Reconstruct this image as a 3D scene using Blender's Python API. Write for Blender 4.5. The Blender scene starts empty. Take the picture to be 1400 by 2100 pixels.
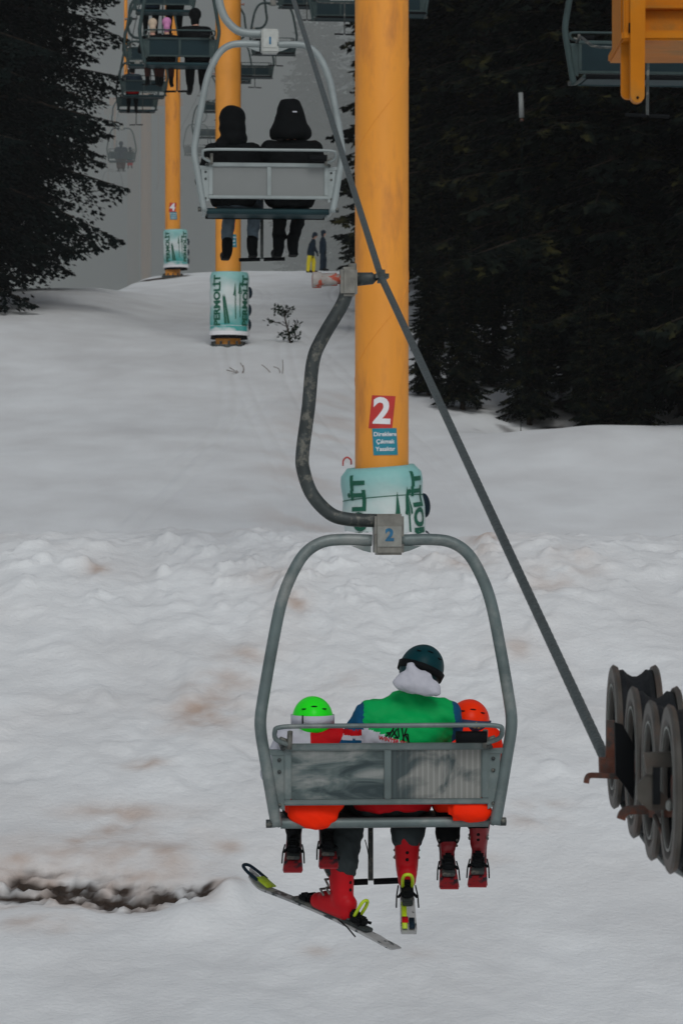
import bpy, bmesh, math, random
import numpy as np
from mathutils import Vector, Matrix, noise
from mathutils.bvhtree import BVHTree
random.seed(7)
SC = bpy.context.scene
COL = SC.collection
R = math.radians

# ------------------------------------------------------------------ camera
F = 6000.0                       # focal length in photo pixels (1400 x 2100)
CZ = 4.1                         # eye height over the ground below the camera
cam = bpy.data.cameras.new('camera')
cam.sensor_fit = 'VERTICAL'; cam.sensor_height = 36; cam.sensor_width = 24
cam.lens = 36 * F / 2100
cam.clip_start = 0.1; cam.clip_end = 3000
cam.dof.use_dof = True; cam.dof.focus_distance = 15.2; cam.dof.aperture_fstop = 11
cam_o = bpy.data.objects.new('camera', cam); COL.objects.link(cam_o)
cam_o.location = (0, 0, CZ); cam_o.rotation_euler = (R(90), 0, 0)
SC.camera = cam_o
# ------------------------------------------------------------------ sky, sun, exposure
SUN_EL, SUN_AZ = 42, 172          # soft light through cloud, from behind the camera, over the right shoulder
w = bpy.data.worlds.new('World'); SC.world = w; w.use_nodes = True
wn, wl = w.node_tree.nodes, w.node_tree.links
sky = wn.new('ShaderNodeTexSky'); sky.sky_type = 'NISHITA'; sky.sun_disc = False
sky.sun_elevation = R(SUN_EL); sky.sun_rotation = R(SUN_AZ)
hs = wn.new('ShaderNodeHueSaturation'); hs.inputs['Saturation'].default_value = 0.30
wl.new(sky.outputs[0], hs.inputs['Color']); wl.new(hs.outputs[0], wn['Background'].inputs['Color'])
wn['Background'].inputs['Strength'].default_value = 0.10
sl = bpy.data.lights.new('sun', 'SUN'); sl.energy = 1.2; sl.angle = R(24); sl.color = (1, .985, .96)
so = bpy.data.objects.new('sun', sl); COL.objects.link(so)
az = R(SUN_AZ); el = R(SUN_EL)
sd = Vector((math.sin(az) * math.cos(el), math.cos(az) * math.cos(el), math.sin(el)))
so.rotation_euler = sd.to_track_quat('Z', 'Y').to_euler(); so.location = (0, -20, 60)
SC.view_settings.view_transform = 'Standard'; SC.view_settings.look = 'None'
SC.view_settings.exposure = -0.34; SC.view_settings.gamma = 1
SC.render.engine = 'CYCLES'
SC.cycles.use_denoising = True
SC.cycles.volume_bounces = 1; SC.cycles.max_bounces = 8; SC.cycles.diffuse_bounces = 3

def P(px, py, D):
    """point of the place seen at photo pixel px, py at distance D"""
    return Vector(((px - 700) / F * D, D, CZ + (1050 - py) / F * D))

# ------------------------------------------------------------------ materials
def mat(name, col, rough=.6, metal=0., var=.18, scale=6., bump=.15, bscale=30., col2=None, thr=.6, soft=.08, scale2=5., stretch=(1, 1, 1)):
    m = bpy.data.materials.new(name); m.use_nodes = True
    n, l = m.node_tree.nodes, m.node_tree.links
    b = n['Principled BSDF']; b.inputs['Roughness'].default_value = rough; b.inputs['Metallic'].default_value = metal
    tc = n.new('ShaderNodeTexCoord'); mp = n.new('ShaderNodeMapping'); mp.inputs['Scale'].default_value = stretch
    l.new(tc.outputs['Object'], mp.inputs['Vector'])
    ns = n.new('ShaderNodeTexNoise'); ns.inputs['Scale'].default_value = scale; ns.inputs['Detail'].default_value = 6
    l.new(mp.outputs[0], ns.inputs['Vector'])
    cr = n.new('ShaderNodeValToRGB'); e = cr.color_ramp.elements
    e[0].position = .3; e[1].position = .7
    e[0].color = (*[c * (1 - var) for c in col], 1); e[1].color = (*[min(1, c * (1 + var)) for c in col], 1)
    l.new(ns.outputs['Fac'], cr.inputs['Fac']); out = cr.outputs['Color']
    if col2 is not None:
        n2 = n.new('ShaderNodeTexNoise'); n2.inputs['Scale'].default_value = scale2; n2.inputs['Detail'].default_value = 8
        n2.inputs['Roughness'].default_value = .65
        l.new(mp.outputs[0], n2.inputs['Vector'])
        r2 = n.new('ShaderNodeValToRGB'); r2.color_ramp.elements[0].position = thr - soft; r2.color_ramp.elements[1].position = thr + soft
        l.new(n2.outputs['Fac'], r2.inputs['Fac'])
        mx = n.new('ShaderNodeMix'); mx.data_type = 'RGBA'
        l.new(r2.outputs['Color'], mx.inputs[0]); l.new(out, mx.inputs[6]); mx.inputs[7].default_value = (*col2, 1)
        out = mx.outputs[2]
    l.new(out, b.inputs['Base Color'])
    if bump:
        nb = n.new('ShaderNodeTexNoise'); nb.inputs['Scale'].default_value = bscale; nb.inputs['Detail'].default_value = 4
        l.new(mp.outputs[0], nb.inputs['Vector'])
        bp = n.new('ShaderNodeBump'); bp.inputs['Strength'].default_value = bump; bp.inputs['Distance'].default_value = .02
        l.new(nb.outputs['Fac'], bp.inputs['Height']); l.new(bp.outputs[0], b.inputs['Normal'])
    return m

M = {}
def dm(k, *a, **kw): M[k] = mat(k, *a, **kw)
dm('yellow', (.85, .325, .030), .5, var=.10, scale=2.2, bump=.05, bscale=6, col2=(.55, .20, .035), thr=.60, soft=.10, scale2=2.2, stretch=(1.3, 1.3, .32))
dm('yellow_worn', (.80, .32, .04), .55, var=.12, scale=1.6, bump=.05, col2=(.06, .045, .02), thr=.685, soft=.012, scale2=3.2)
dm('yellow_shaded_dirty', (.50, .165, .005), .55, var=.2, scale=3, bump=.1, col2=(.30, .15, .03), thr=.6, soft=.08, scale2=3)  # shade of the back-lit arm put into the base colour; blotches are dirt
dm('steel_new', (.27, .31, .31), .5, .2, var=.14, scale=5, bump=.05)
dm('steel_teal', (.125, .165, .165), .5, .25, var=.22, scale=6, bump=.08, col2=(.26, .28, .27), thr=.6, soft=.1, scale2=4)
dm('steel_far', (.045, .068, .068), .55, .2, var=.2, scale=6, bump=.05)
dm('steel_dark', (.045, .055, .055), .55, .35, var=.3, scale=9, bump=.12, col2=(.15, .15, .13), thr=.57, soft=.05, scale2=16)
dm('steel_blue', (.016, .040, .046), .55, .2, var=.2, scale=5, bump=.05)
dm('galv', (.20, .20, .18), .5, .4, var=.3, scale=18, bump=.1, col2=(.10, .05, .03), thr=.68, soft=.04, scale2=20)
dm('plate', (.26, .27, .25), .45, .4, var=.15, scale=30, bump=.05)
dm('plate_new', (.40, .42, .40), .45, .3, var=.1, scale=30, bump=.05)
dm('rust', (.14, .05, .03), .8, .1, var=.4, scale=18, bump=.3, col2=(.06, .05, .045), thr=.52, soft=.06, scale2=16)
dm('rusty_white', (.30, .28, .26), .7, .1, var=.2, scale=20, bump=.2, col2=(.35, .06, .03), thr=.52, soft=.03, scale2=18)
dm('wheel_metal', (.085, .08, .07), .5, .4, var=.25, scale=14, bump=.1, col2=(.10, .075, .06), thr=.56, soft=.08, scale2=10)
dm('rubber', (.014, .016, .018), .6, var=.3, scale=20, bump=.2)
dm('black', (.004, .005, .006), .75, var=.3, scale=10, bump=.1)
dm('rope', (.085, .105, .105), .5, .4, var=.2, scale=30, bump=.4, bscale=60)
dm('panel_grey', (.185, .20, .197), .6, var=.05, scale=3, bump=.03)
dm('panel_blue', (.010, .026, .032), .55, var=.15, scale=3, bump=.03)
dm('tree_bark', (.035, .026, .02), .9, var=.3, scale=8, bump=.5)
dm('twig', (.10, .065, .045), .9, var=.3, scale=8, bump=.2)
dm('sign_red', (.52, .028, .022), .5, var=.08, scale=8, bump=.03)
dm('sign_blue', (.008, .23, .31), .45, var=.06, scale=8, bump=.02)
dm('white', (.80, .80, .82), .55, var=.04, scale=6, bump=.03)
dm('digit_blue', (.01, .12, .24), .5, var=.3, scale=30, bump=.05)
dm('logo_green', (.0, .10, .055), .6, var=.1, scale=10, bump=.05)
dm('navy', (.006, .018, .03), .6, var=.2, scale=10, bump=.1)
# cloth
dm('cloth_black', (.003, .004, .0045), .85, var=.3, scale=10, bump=.2)
dm('cloth_navy', (.012, .022, .035), .85, var=.3, scale=10, bump=.2)
dm('cloth_grey', (.035, .045, .048), .85, var=.2, scale=8, bump=.25)
dm('jeans', (.085, .115, .14), .85, var=.3, scale=14, bump=.25)
dm('bib_green', (.0, .36, .085), .6, var=.06, scale=6, bump=.15)
dm('cloth_blue', (.006, .075, .17), .7, var=.1, scale=8, bump=.15)
dm('cloth_white', (.50, .51, .57), .75, var=.05, scale=8, bump=.2)
dm('cloth_red', (.48, .004, .008), .7, var=.12, scale=8, bump=.2)
dm('cloth_orange', (1.0, .024, .0), .65, var=.08, scale=6, bump=.15)
dm('helmet_green', (.02, .85, .02), .3, var=.04, scale=6, bump=0)
dm('helmet_teal', (.001, .034, .042), .45, var=.08, scale=6, bump=0)
dm('helmet_orange', (.95, .035, .002), .35, var=.04, scale=6, bump=0)
dm('boot_dark', (.24, .005, .010), .45, var=.25, scale=9, bump=.05)
dm('boot_red', (.48, .008, .014), .42, var=.08, scale=8, bump=.05)
dm('lime', (.45, .62, .01), .45, var=.08, scale=8, bump=.03)
dm('yellow_cloth', (.75, .60, .01), .7, var=.1, scale=8, bump=.1)
dm('ski_white', (.36, .37, .37), .45, var=.1, scale=6, bump=.03, col2=(.04, .05, .055), thr=.56, soft=.02, scale2=14)
dm('ski_red', (.26, .015, .02), .4, var=.1, scale=6, bump=.03, col2=(.015, .02, .025), thr=.55, soft=.03, scale2=12)
dm('strap_multi', (.02, .03, .08), .7, var=.2, scale=10, bump=.1, col2=(.45, .30, .05), thr=.6, soft=.03, scale2=22)
dm('pink', (.55, .22, .42), .85, var=.1, scale=8, bump=.2)
dm('beige', (.50, .40, .30), .85, var=.1, scale=8, bump=.2)
dm('brown_cloth', (.05, .02, .016), .85, var=.2, scale=8, bump=.2)
dm('skin', (.50, .28, .20), .6, var=.05, scale=8, bump=.03)
dm('teal_cloth', (.01, .10, .11), .8, var=.1, scale=8, bump=.2)
dm('hair', (.02, .012, .008), .7, var=.3, scale=20, bump=.2)
dm('rope_red', (.45, .06, .05), .7, var=.1, scale=8, bump=.2)

def smear_material():
    m = bpy.data.materials.new('panel_smeared'); m.use_nodes = True
    n, l = m.node_tree.nodes, m.node_tree.links; b = n['Principled BSDF']
    b.inputs['Roughness'].default_value = .45; b.inputs['Metallic'].default_value = .15
    tc = n.new('ShaderNodeTexCoord')
    mp = n.new('ShaderNodeMapping'); mp.inputs['Scale'].default_value = (2.6, 2.6, 9.5); mp.inputs['Location'].default_value = (3.1, 0, 1.7)
    l.new(tc.outputs['Object'], mp.inputs['Vector'])
    ns = n.new('ShaderNodeTexNoise'); ns.inputs['Scale'].default_value = 1.3; ns.inputs['Detail'].default_value = 5; ns.inputs['Distortion'].default_value = .9
    l.new(mp.outputs[0], ns.inputs['Vector'])
    cr = n.new('ShaderNodeValToRGB'); e = cr.color_ramp.elements
    e[0].position = .36; e[0].color = (.022, .042, .047, 1); e[1].position = .66; e[1].color = (.27, .29, .28, 1)
    x = e.new(.48); x.color = (.09, .125, .125, 1)
    l.new(ns.outputs['Fac'], cr.inputs['Fac'])
    mp2 = n.new('ShaderNodeMapping'); mp2.inputs['Scale'].default_value = (90, 1, 2.5)
    l.new(tc.outputs['Object'], mp2.inputs['Vector'])
    n2 = n.new('ShaderNodeTexNoise'); n2.inputs['Scale'].default_value = 1; n2.inputs['Detail'].default_value = 2
    l.new(mp2.outputs[0], n2.inputs['Vector'])
    r2 = n.new('ShaderNodeValToRGB'); r2.color_ramp.elements[0].position = .40; r2.color_ramp.elements[1].position = .62
    r2.color_ramp.elements[0].color = (.55, .56, .56, 1)
    l.new(n2.outputs['Fac'], r2.inputs['Fac'])
    mx = n.new('ShaderNodeMix'); mx.data_type = 'RGBA'; mx.blend_type = 'MULTIPLY'; mx.inputs[0].default_value = .12
    l.new(cr.outputs[0], mx.inputs[6]); l.new(r2.outputs[0], mx.inputs[7]); l.new(mx.outputs[2], b.inputs['Base Color'])
    return m
for k_ in M:
    if k_.startswith('cloth') or k_ in ('bib_green', 'boot_red', 'helmet_green', 'helmet_orange', 'helmet_teal', 'yellow_shaded_dirty', 'steel_far', 'black', 'jeans', 'navy', 'brown_cloth', 'teal_cloth', 'pink', 'beige', 'rubber', 'tree_bark', 'panel_blue', 'steel_blue'):
        M[k_].node_tree.nodes['Principled BSDF'].inputs['Specular IOR Level'].default_value = .12
M['panel_smeared'] = smear_material()
def ribbed_material():
    m = bpy.data.materials.new('panel_ribbed'); m.use_nodes = True
    n, l = m.node_tree.nodes, m.node_tree.links; b = n['Principled BSDF']
    b.inputs['Roughness'].default_value = .45; b.inputs['Metallic'].default_value = .15
    tc = n.new('ShaderNodeTexCoord')
    ns = n.new('ShaderNodeTexNoise'); ns.inputs['Scale'].default_value = 5; ns.inputs['Detail'].default_value = 5; ns.inputs['Distortion'].default_value = .8
    l.new(tc.outputs['Object'], ns.inputs['Vector'])
    sx = n.new('ShaderNodeSeparateXYZ'); l.new(tc.outputs['Object'], sx.inputs[0])
    wv = n.new('ShaderNodeTexWave'); wv.inputs['Scale'].default_value = 11; wv.inputs['Distortion'].default_value = .25; wv.wave_type = 'BANDS'; wv.bands_direction = 'X'
    l.new(tc.outputs['Object'], wv.inputs['Vector'])
    cr = n.new('ShaderNodeValToRGB'); e = cr.color_ramp.elements          # the scraped-clean patch over dark paint
    e[0].position = .36; e[0].color = (.045, .068, .072, 1); e[1].position = .5; e[1].color = (.24, .25, .235, 1)
    ad = n.new('ShaderNodeMath'); ad.operation = 'MULTIPLY_ADD'; ad.inputs[1].default_value = .75; l.new(sx.outputs['X'], ad.inputs[0])
    sb = n.new('ShaderNodeMath'); sb.operation = 'SUBTRACT'; l.new(ns.outputs['Fac'], sb.inputs[0]); sb.inputs[1].default_value = .21
    l.new(sb.outputs[0], ad.inputs[2]); l.new(ad.outputs[0], cr.inputs['Fac'])
    rw = n.new('ShaderNodeValToRGB'); rw.color_ramp.elements[0].position = .55; rw.color_ramp.elements[1].position = .95
    rw.color_ramp.elements[0].color = (.86, .86, .86, 1); rw.color_ramp.elements[1].color = (1.16, 1.16, 1.16, 1)
    l.new(wv.outputs['Fac'], rw.inputs['Fac'])
    mx = n.new('ShaderNodeMix'); mx.data_type = 'RGBA'; mx.blend_type = 'MULTIPLY'; mx.inputs[0].default_value = 1
    l.new(cr.outputs[0], mx.inputs[6]); l.new(rw.outputs[0], mx.inputs[7]); l.new(mx.outputs[2], b.inputs['Base Color'])
    return m
M['panel_ribbed'] = ribbed_material()

def pad_material(name, seed, hi=1.5):
    m = bpy.data.materials.new(name); m.use_nodes = True
    n, l = m.node_tree.nodes, m.node_tree.links; b = n['Principled BSDF']; b.inputs['Roughness'].default_value = .6
    tc = n.new('ShaderNodeTexCoord'); sx = n.new('ShaderNodeSeparateXYZ'); l.new(tc.outputs['Object'], sx.inputs[0])
    ns = n.new('ShaderNodeTexNoise'); ns.inputs['Scale'].default_value = 2.2; ns.inputs['Detail'].default_value = 3
    mp = n.new('ShaderNodeMapping'); mp.inputs['Location'].default_value = (seed, seed * 2, 0); l.new(tc.outputs['Object'], mp.inputs['Vector']); l.new(mp.outputs[0], ns.inputs['Vector'])
    a = n.new('ShaderNodeMath'); a.operation = 'DIVIDE'; l.new(sx.outputs['Z'], a.inputs[0]); a.inputs[1].default_value = hi
    c = n.new('ShaderNodeMath'); c.operation = 'MULTIPLY_ADD'; l.new(ns.outputs['Fac'], c.inputs[0]); c.inputs[1].default_value = .55; l.new(a.outputs[0], c.inputs[2])
    s = n.new('ShaderNodeMath'); s.operation = 'SUBTRACT'; l.new(c.outputs[0], s.inputs[0]); s.inputs[1].default_value = .27
    # printed cloth: turquoise at top and foot, white between
    cr = n.new('ShaderNodeValToRGB'); e = cr.color_ramp.elements
    e[0].position = 0; e[0].color = (.62, .66, .66, 1); e[1].position = 1; e[1].color = (.24, .52, .50, 1)
    for p, cc in ((.06, (.60, .66, .66)), (.14, (.03, .36, .34)), (.30, (.28, .52, .50)), (.42, (.62, .68, .68)), (.62, (.60, .68, .67)), (.78, (.42, .60, .58)), (.9, (.30, .56, .54))):
        x = e.new(p); x.color = (*cc, 1)
    l.new(s.outputs[0], cr.inputs['Fac']); l.new(cr.outputs[0], b.inputs['Base Color'])
    nb = n.new('ShaderNodeTexNoise'); nb.inputs['Scale'].default_value = 5; l.new(tc.outputs['Object'], nb.inputs['Vector'])
    bp = n.new('ShaderNodeBump'); bp.inputs['Strength'].default_value = .5; bp.inputs['Distance'].default_value = .05
    l.new(nb.outputs['Fac'], bp.inputs['Height']); l.new(bp.outputs[0], b.inputs['Normal'])
    return m

def needle_material(name, dark, light, tip, tipthr=.66):
    m = bpy.data.materials.new(name); m.use_nodes = True
    n, l = m.node_tree.nodes, m.node_tree.links; b = n['Principled BSDF']; b.inputs['Roughness'].default_value = .75
    b.inputs['Specular IOR Level'].default_value = .05
    tc = n.new('ShaderNodeTexCoord')
    ns = n.new('ShaderNodeTexNoise'); ns.inputs['Scale'].default_value = 1.7; ns.inputs['Detail'].default_value = 5
    l.new(tc.outputs['Object'], ns.inputs['Vector'])
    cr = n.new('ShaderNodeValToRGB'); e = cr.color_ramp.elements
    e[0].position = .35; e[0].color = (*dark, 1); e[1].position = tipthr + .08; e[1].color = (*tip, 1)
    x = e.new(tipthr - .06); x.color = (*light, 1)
    l.new(ns.outputs['Fac'], cr.inputs['Fac']); l.new(cr.outputs[0], b.inputs['Base Color'])
    return m
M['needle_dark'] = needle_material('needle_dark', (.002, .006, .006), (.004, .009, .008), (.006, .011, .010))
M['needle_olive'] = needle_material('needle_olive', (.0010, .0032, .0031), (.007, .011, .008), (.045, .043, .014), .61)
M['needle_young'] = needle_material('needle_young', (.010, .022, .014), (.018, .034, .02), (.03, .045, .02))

# ------------------------------------------------------------------ object helpers
def link(name, me, mats=(), parent=None, smooth=True):
    if not isinstance(mats, (list, tuple)): mats = (mats,)
    for m in mats: me.materials.append(M[m] if isinstance(m, str) else m)
    if smooth:
        me.polygons.foreach_set('use_smooth', [True] * len(me.polygons))
    o = bpy.data.objects.new(name, me); COL.objects.link(o)
    if parent is not None: o.parent = parent
    return o
def tag(o, label, cat, group=None):
    o['label'] = label; o['category'] = cat
    if group: o['group'] = group
    return o
def thing(name, label, cat, loc=(0, 0, 0), rotz=0., group=None):
    o = bpy.data.objects.new(name, None); COL.objects.link(o)
    o.location = loc; o.rotation_euler = (0, 0, rotz); o.empty_display_size = .1
    return tag(o, label, cat, group)
def copy_tree(o, parent=None):
    c = o.copy(); COL.objects.link(c)
    if parent is not None: c.parent = parent
    for ch in [k for k in o.children]: copy_tree(ch, c)
    return c

def spline(pts, n=8):
    pts = [Vector(p) for p in pts]
    if len(pts) < 3: return pts
    q = [2 * pts[0] - pts[1]] + pts + [2 * pts[-1] - pts[-2]]
    out = []
    for i in range(1, len(q) - 2):
        p0, p1, p2, p3 = q[i - 1:i + 3]
        for k in range(n):
            t = k / n
            out.append(.5 * ((2 * p1) + (p2 - p0) * t + (2 * p0 - 5 * p1 + 4 * p2 - p3) * t * t + (3 * p1 - p0 - 3 * p2 + p3) * t ** 3))
    out.append(pts[-1]); return out

class MB:
    def __init__(s): s.v = []; s.f = []
    def add(s, vs, fs):
        o = len(s.v); s.v += [tuple(v) for v in vs]; s.f += [tuple(i + o for i in f) for f in fs]; return s
    def box(s, c, d, m=None, bev=0.):
        bm = bmesh.new(); bmesh.ops.create_cube(bm, size=1)
        for v in bm.verts: v.co = Vector((v.co.x * d[0], v.co.y * d[1], v.co.z * d[2]))
        if bev: bmesh.ops.bevel(bm, geom=bm.edges[:], offset=bev, segments=2, affect='EDGES')
        mm = Matrix.Translation(Vector(c)) @ (m or Matrix())
        s.bm(bm, mm); return s
    def bm(s, bm, mm=Matrix()):
        bm.verts.index_update()
        s.add([mm @ v.co for v in bm.verts], [[v.index for v in f.verts] for f in bm.faces]); bm.free(); return s
    def tube(s, pts, r, seg=10, square=False, cap=True, roll=None, flat=1.):
        pts = [Vector(p) for p in pts]; n = len(pts)
        rr = r if isinstance(r, (list, tuple)) else [r] * n
        if square: seg = 4
        T = [(pts[min(i + 1, n - 1)] - pts[max(i - 1, 0)]).normalized() for i in range(n)]
        up = Vector(roll) if roll else (Vector((0, 1, 0)) if abs(T[0].y) < .8 else Vector((1, 0, 0)))
        vs, fs = [], []; a = None
        for i in range(n):
            u = (up if a is None else a); u = (u - T[i] * u.dot(T[i])).normalized(); a = u; b2 = T[i].cross(u)
            for k in range(seg):
                an = 2 * math.pi * k / seg + (math.pi / 4 if square else 0)
                q = 1.414 if square else 1.
                vs.append(pts[i] + (u * math.cos(an) * flat + b2 * math.sin(an)) * rr[i] * q)
        for i in range(n - 1):
            for k in range(seg):
                k2 = (k + 1) % seg
                fs.append((i * seg + k, i * seg + k2, (i + 1) * seg + k2, (i + 1) * seg + k))
        if cap:
            fs.append(tuple(range(seg))[::-1]); fs.append(tuple((n - 1) * seg + k for k in range(seg)))
        return s.add(vs, fs)
    def cap(s, p0, p1, r0, r1, seg=14, flat=1., axis=None):
        p0, p1 = Vector(p0), Vector(p1); d = (p1 - p0); L = d.length or 1e-6; d = d / L if L > 1e-5 else Vector((0, 0, 1))
        pts, rr = [], []
        for k in range(5):
            a = (k + .15) / 5 * math.pi / 2; pts.append(p0 - d * r0 * math.cos(a)); rr.append(r0 * math.sin(a))
        pts += [p0, p1]; rr += [r0, r1]
        for k in range(4, -1, -1):
            a = (k + .15) / 5 * math.pi / 2; pts.append(p1 + d * r1 * math.cos(a)); rr.append(r1 * math.sin(a))
        return s.tube(pts, rr, seg, roll=axis, flat=flat)
    def ell(s, c, r, m=None, seg=20):
        bm = bmesh.new(); bmesh.ops.create_uvsphere(bm, u_segments=seg, v_segments=seg // 2 + 2, radius=1)
        mm = Matrix.Translation(Vector(c)) @ (m or Matrix()) @ Matrix.Diagonal((*r, 1))
        return s.bm(bm, mm)
    def loft(s, secs, seg=24):
        """secs: (centre, rx, ry) horizontal ellipses from foot to top"""
        vs, fs = [], []; n = len(secs)
        for c, rx, ry in secs:
            for k in range(seg):
                a = 2 * math.pi * k / seg; vs.append((c[0] + rx * math.cos(a), c[1] + ry * math.sin(a), c[2]))
        for i in range(n - 1):
            for k in range(seg):
                k2 = (k + 1) % seg; fs.append((i * seg + k, i * seg + k2, (i + 1) * seg + k2, (i + 1) * seg + k))
        fs.append(tuple(range(seg))[::-1]); fs.append(tuple((n - 1) * seg + k for k in range(seg)))
        return s.add(vs, fs)
    def prism(s, pts2, y0, y1, plane='xz'):
        n = len(pts2); g = (lambda p, y: (p[0], y, p[1])) if plane == 'xz' else (lambda p, y: (y, p[0], p[1]))
        vs = [g(p, y0) for p in pts2] + [g(p, y1) for p in pts2]
        fs = [tuple(range(n)), tuple(range(2 * n - 1, n - 1, -1))] + [(i, i + n, (i + 1) % n + n, (i + 1) % n) for i in range(n)]
        return s.add(vs, fs)
    def lathe(s, prof, m=Matrix(), seg=40):
        """prof: (axial, radius) closed ring profile about X axis"""
        n = len(prof); vs, fs = [], []
        for k in range(seg):
            a = 2 * math.pi * k / seg
            for x, r in prof: vs.append(m @ Vector((x, r * math.cos(a), r * math.sin(a))))
        for k in range(seg):
            k2 = (k + 1) % seg
            for i in range(n):
                i2 = (i + 1) % n; fs.append((k * n + i, k * n + i2, k2 * n + i2, k2 * n + i))
        return s.add(vs, fs)
    def mesh(s, name='mesh'):
        me = bpy.data.meshes.new(name); me.from_pydata(s.v, [], s.f)
        bm = bmesh.new(); bm.from_mesh(me); bmesh.ops.recalc_face_normals(bm, faces=bm.faces); bm.to_mesh(me); bm.free()
        return me
    def build(s, name, mats, parent=None, smooth=True, auto=None):
        me = s.mesh(name); o = link(name, me, mats, parent, smooth)
        if smooth and auto:
            me.set_sharp_from_angle(angle=R(auto))
        return o

def evaluated(o):
    dg = bpy.context.evaluated_depsgraph_get(); dg.update()
    return bpy.data.meshes.new_from_object(o.evaluated_get(dg))
def blob(name, mb, voxel, mats, parent=None, smooth_it=6, wrinkle=0., wscale=9., matfn=None, seed=0.):
    """one continuous surface grown round the shapes collected in mb"""
    me = mb.mesh(name); o = bpy.data.objects.new('tmp', me); COL.objects.link(o)
    md = o.modifiers.new('r', 'REMESH'); md.mode = 'VOXEL'; md.voxel_size = voxel
    if smooth_it:
        ms = o.modifiers.new('s', 'SMOOTH'); ms.iterations = smooth_it; ms.factor = .5
    m2 = evaluated(o); bpy.data.objects.remove(o); bpy.data.meshes.remove(me)
    if wrinkle:
        for v in m2.vertices:
            c = Vector((v.co.x * wscale, v.co.y * wscale, v.co.z * wscale * 1.4 + v.co.x * wscale * .8)) + Vector((seed, seed, 0))
            h = noise.noise(c) + .5 * noise.noise(c * 2.3)
            v.co = v.co + v.normal * h * wrinkle
    m2.name = name; m2.materials.clear()
    ob = link(name, m2, mats, parent, True)
    if matfn:
        for p in m2.polygons: p.material_index = matfn(p.center)
    return ob

def text_mesh(body, size, align='CENTER', bold=0.):
    cu = bpy.data.curves.new('txt', 'FONT'); cu.body = body; cu.size = size; cu.align_x = align; cu.align_y = 'CENTER'
    cu.offset = bold; cu.resolution_u = 4; cu.space_line = 1.25
    o = bpy.data.objects.new('txt', cu); COL.objects.link(o)
    me = evaluated(o); bpy.data.objects.remove(o); bpy.data.curves.remove(cu)
    return me
def cut_mesh(me, step, axes=(0, 1)):
    bm = bmesh.new(); bm.from_mesh(me)
    for ax in axes:
        lo = min(v.co[ax] for v in bm.verts); hi = max(v.co[ax] for v in bm.verts)
        x = lo + step
        while x < hi:
            nrm = [0, 0, 0]; nrm[ax] = 1; c = [0, 0, 0]; c[ax] = x
            bmesh.ops.bisect_plane(bm, geom=bm.verts[:] + bm.edges[:] + bm.faces[:], plane_co=c, plane_no=nrm)
            x += step
    bm.to_mesh(me); bm.free(); return me
def wrap(me, rad, ang0, z0, rot=0., off=.006, step=.03, tilt=None):
    """lay a flat XY mesh on an upright round surface; rad may be f(angle, z)"""
    me.transform(Matrix.Rotation(rot, 4, 'Z')); cut_mesh(me, step)
    for v in me.vertices:
        x, y = v.co.x, v.co.y; z = z0 + y
        r0 = rad(ang0, z) if callable(rad) else rad
        a = ang0 + x / r0
        r1 = (rad(a, z) if callable(rad) else rad) + off
        v.co = Vector((r1 * math.sin(a), -r1 * math.cos(a), z))
    return me
def quad_mesh(w_, h_, shear=0.):
    me = bpy.data.meshes.new('quad'); h2 = h_ / 2; w2 = w_ / 2
    me.from_pydata([(-w2 - shear, -h2, 0), (w2 - shear, -h2, 0), (w2 + shear, h2, 0), (-w2 + shear, h2, 0)], [], [(0, 1, 2, 3)])
    return me

# ------------------------------------------------------------------ the lift line
def xu(D): return 1.502 - .0868 * D          # rope going up the hill
def xd(D): return 5.18 - .0868 * D           # rope coming down
YAW = math.atan(.0868)
UPZ = {15: 1.2125, 25.6: 5.44, 33: 8.3, 47.7: 10.12, 58: 12.75, 69: 13.35, 79: 14.05, 89.5: 15.1, 115: 17.3, 130: 18.4, 171: 21.7, 178: 22.1, 205: 23.6, 260: 26}
DNZ = {0: -1.0, 8.6: -.5, 15: 2.2, 27.65: 6.85, 33: 8.5, 49.6: 11.2, 59.5: 12.8, 69: 14.75, 81: 15.45, 91: 16.3, 103: 17.9, 115: 18.5, 126: 18.9, 137: 19.5, 171: 21.8, 205: 23.7, 260: 26}
def interp(t, D):
    ks = sorted(t); return float(np.interp(D, ks, [t[k] for k in ks])) + CZ

# ------------------------------------------------------------------ ground
def perlin(x, y, seed=0):
    rs = np.random.RandomState(seed); perm = rs.permutation(512); perm = np.concatenate([perm, perm]); ang = rs.rand(512) * 2 * np.pi
    xi = np.floor(x).astype(int); yi = np.floor(y).astype(int); xf = x - xi; yf = y - yi
    u = xf ** 3 * (xf * (xf * 6 - 15) + 10); v = yf ** 3 * (yf * (yf * 6 - 15) + 10)
    def g(ix, iy, dx, dy):
        h = ang[perm[(perm[ix & 511] + iy) & 511]]; return np.cos(h) * dx + np.sin(h) * dy
    a = g(xi, yi, xf, yf); b = g(xi + 1, yi, xf - 1, yf); c = g(xi, yi + 1, xf, yf - 1); d = g(xi + 1, yi + 1, xf - 1, yf - 1)
    return (a + u * (b - a)) + v * ((c + u * (d - c)) - (a + u * (b - a)))
def fbm(x, y, o=4, seed=0):
    s = 0; a = 1.
    for k in range(o): s = s + a * perlin(x * 2 ** k + 7.3 * k, y * 2 ** k + 3.1 * k, seed + k); a *= .5
    return s
def sstep(a, b, x):
    t = np.clip((x - a) / (b - a), 0, 1); return t * t * (3 - 2 * t)
PD = [-60, 0, 10, 15, 19, 21.5, 25, 28.2, 29.3, 30.6, 33, 36, 40, 46, 52, 60, 69, 80, 90, 100, 115, 122, 127, 133, 150, 200, 600]
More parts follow.
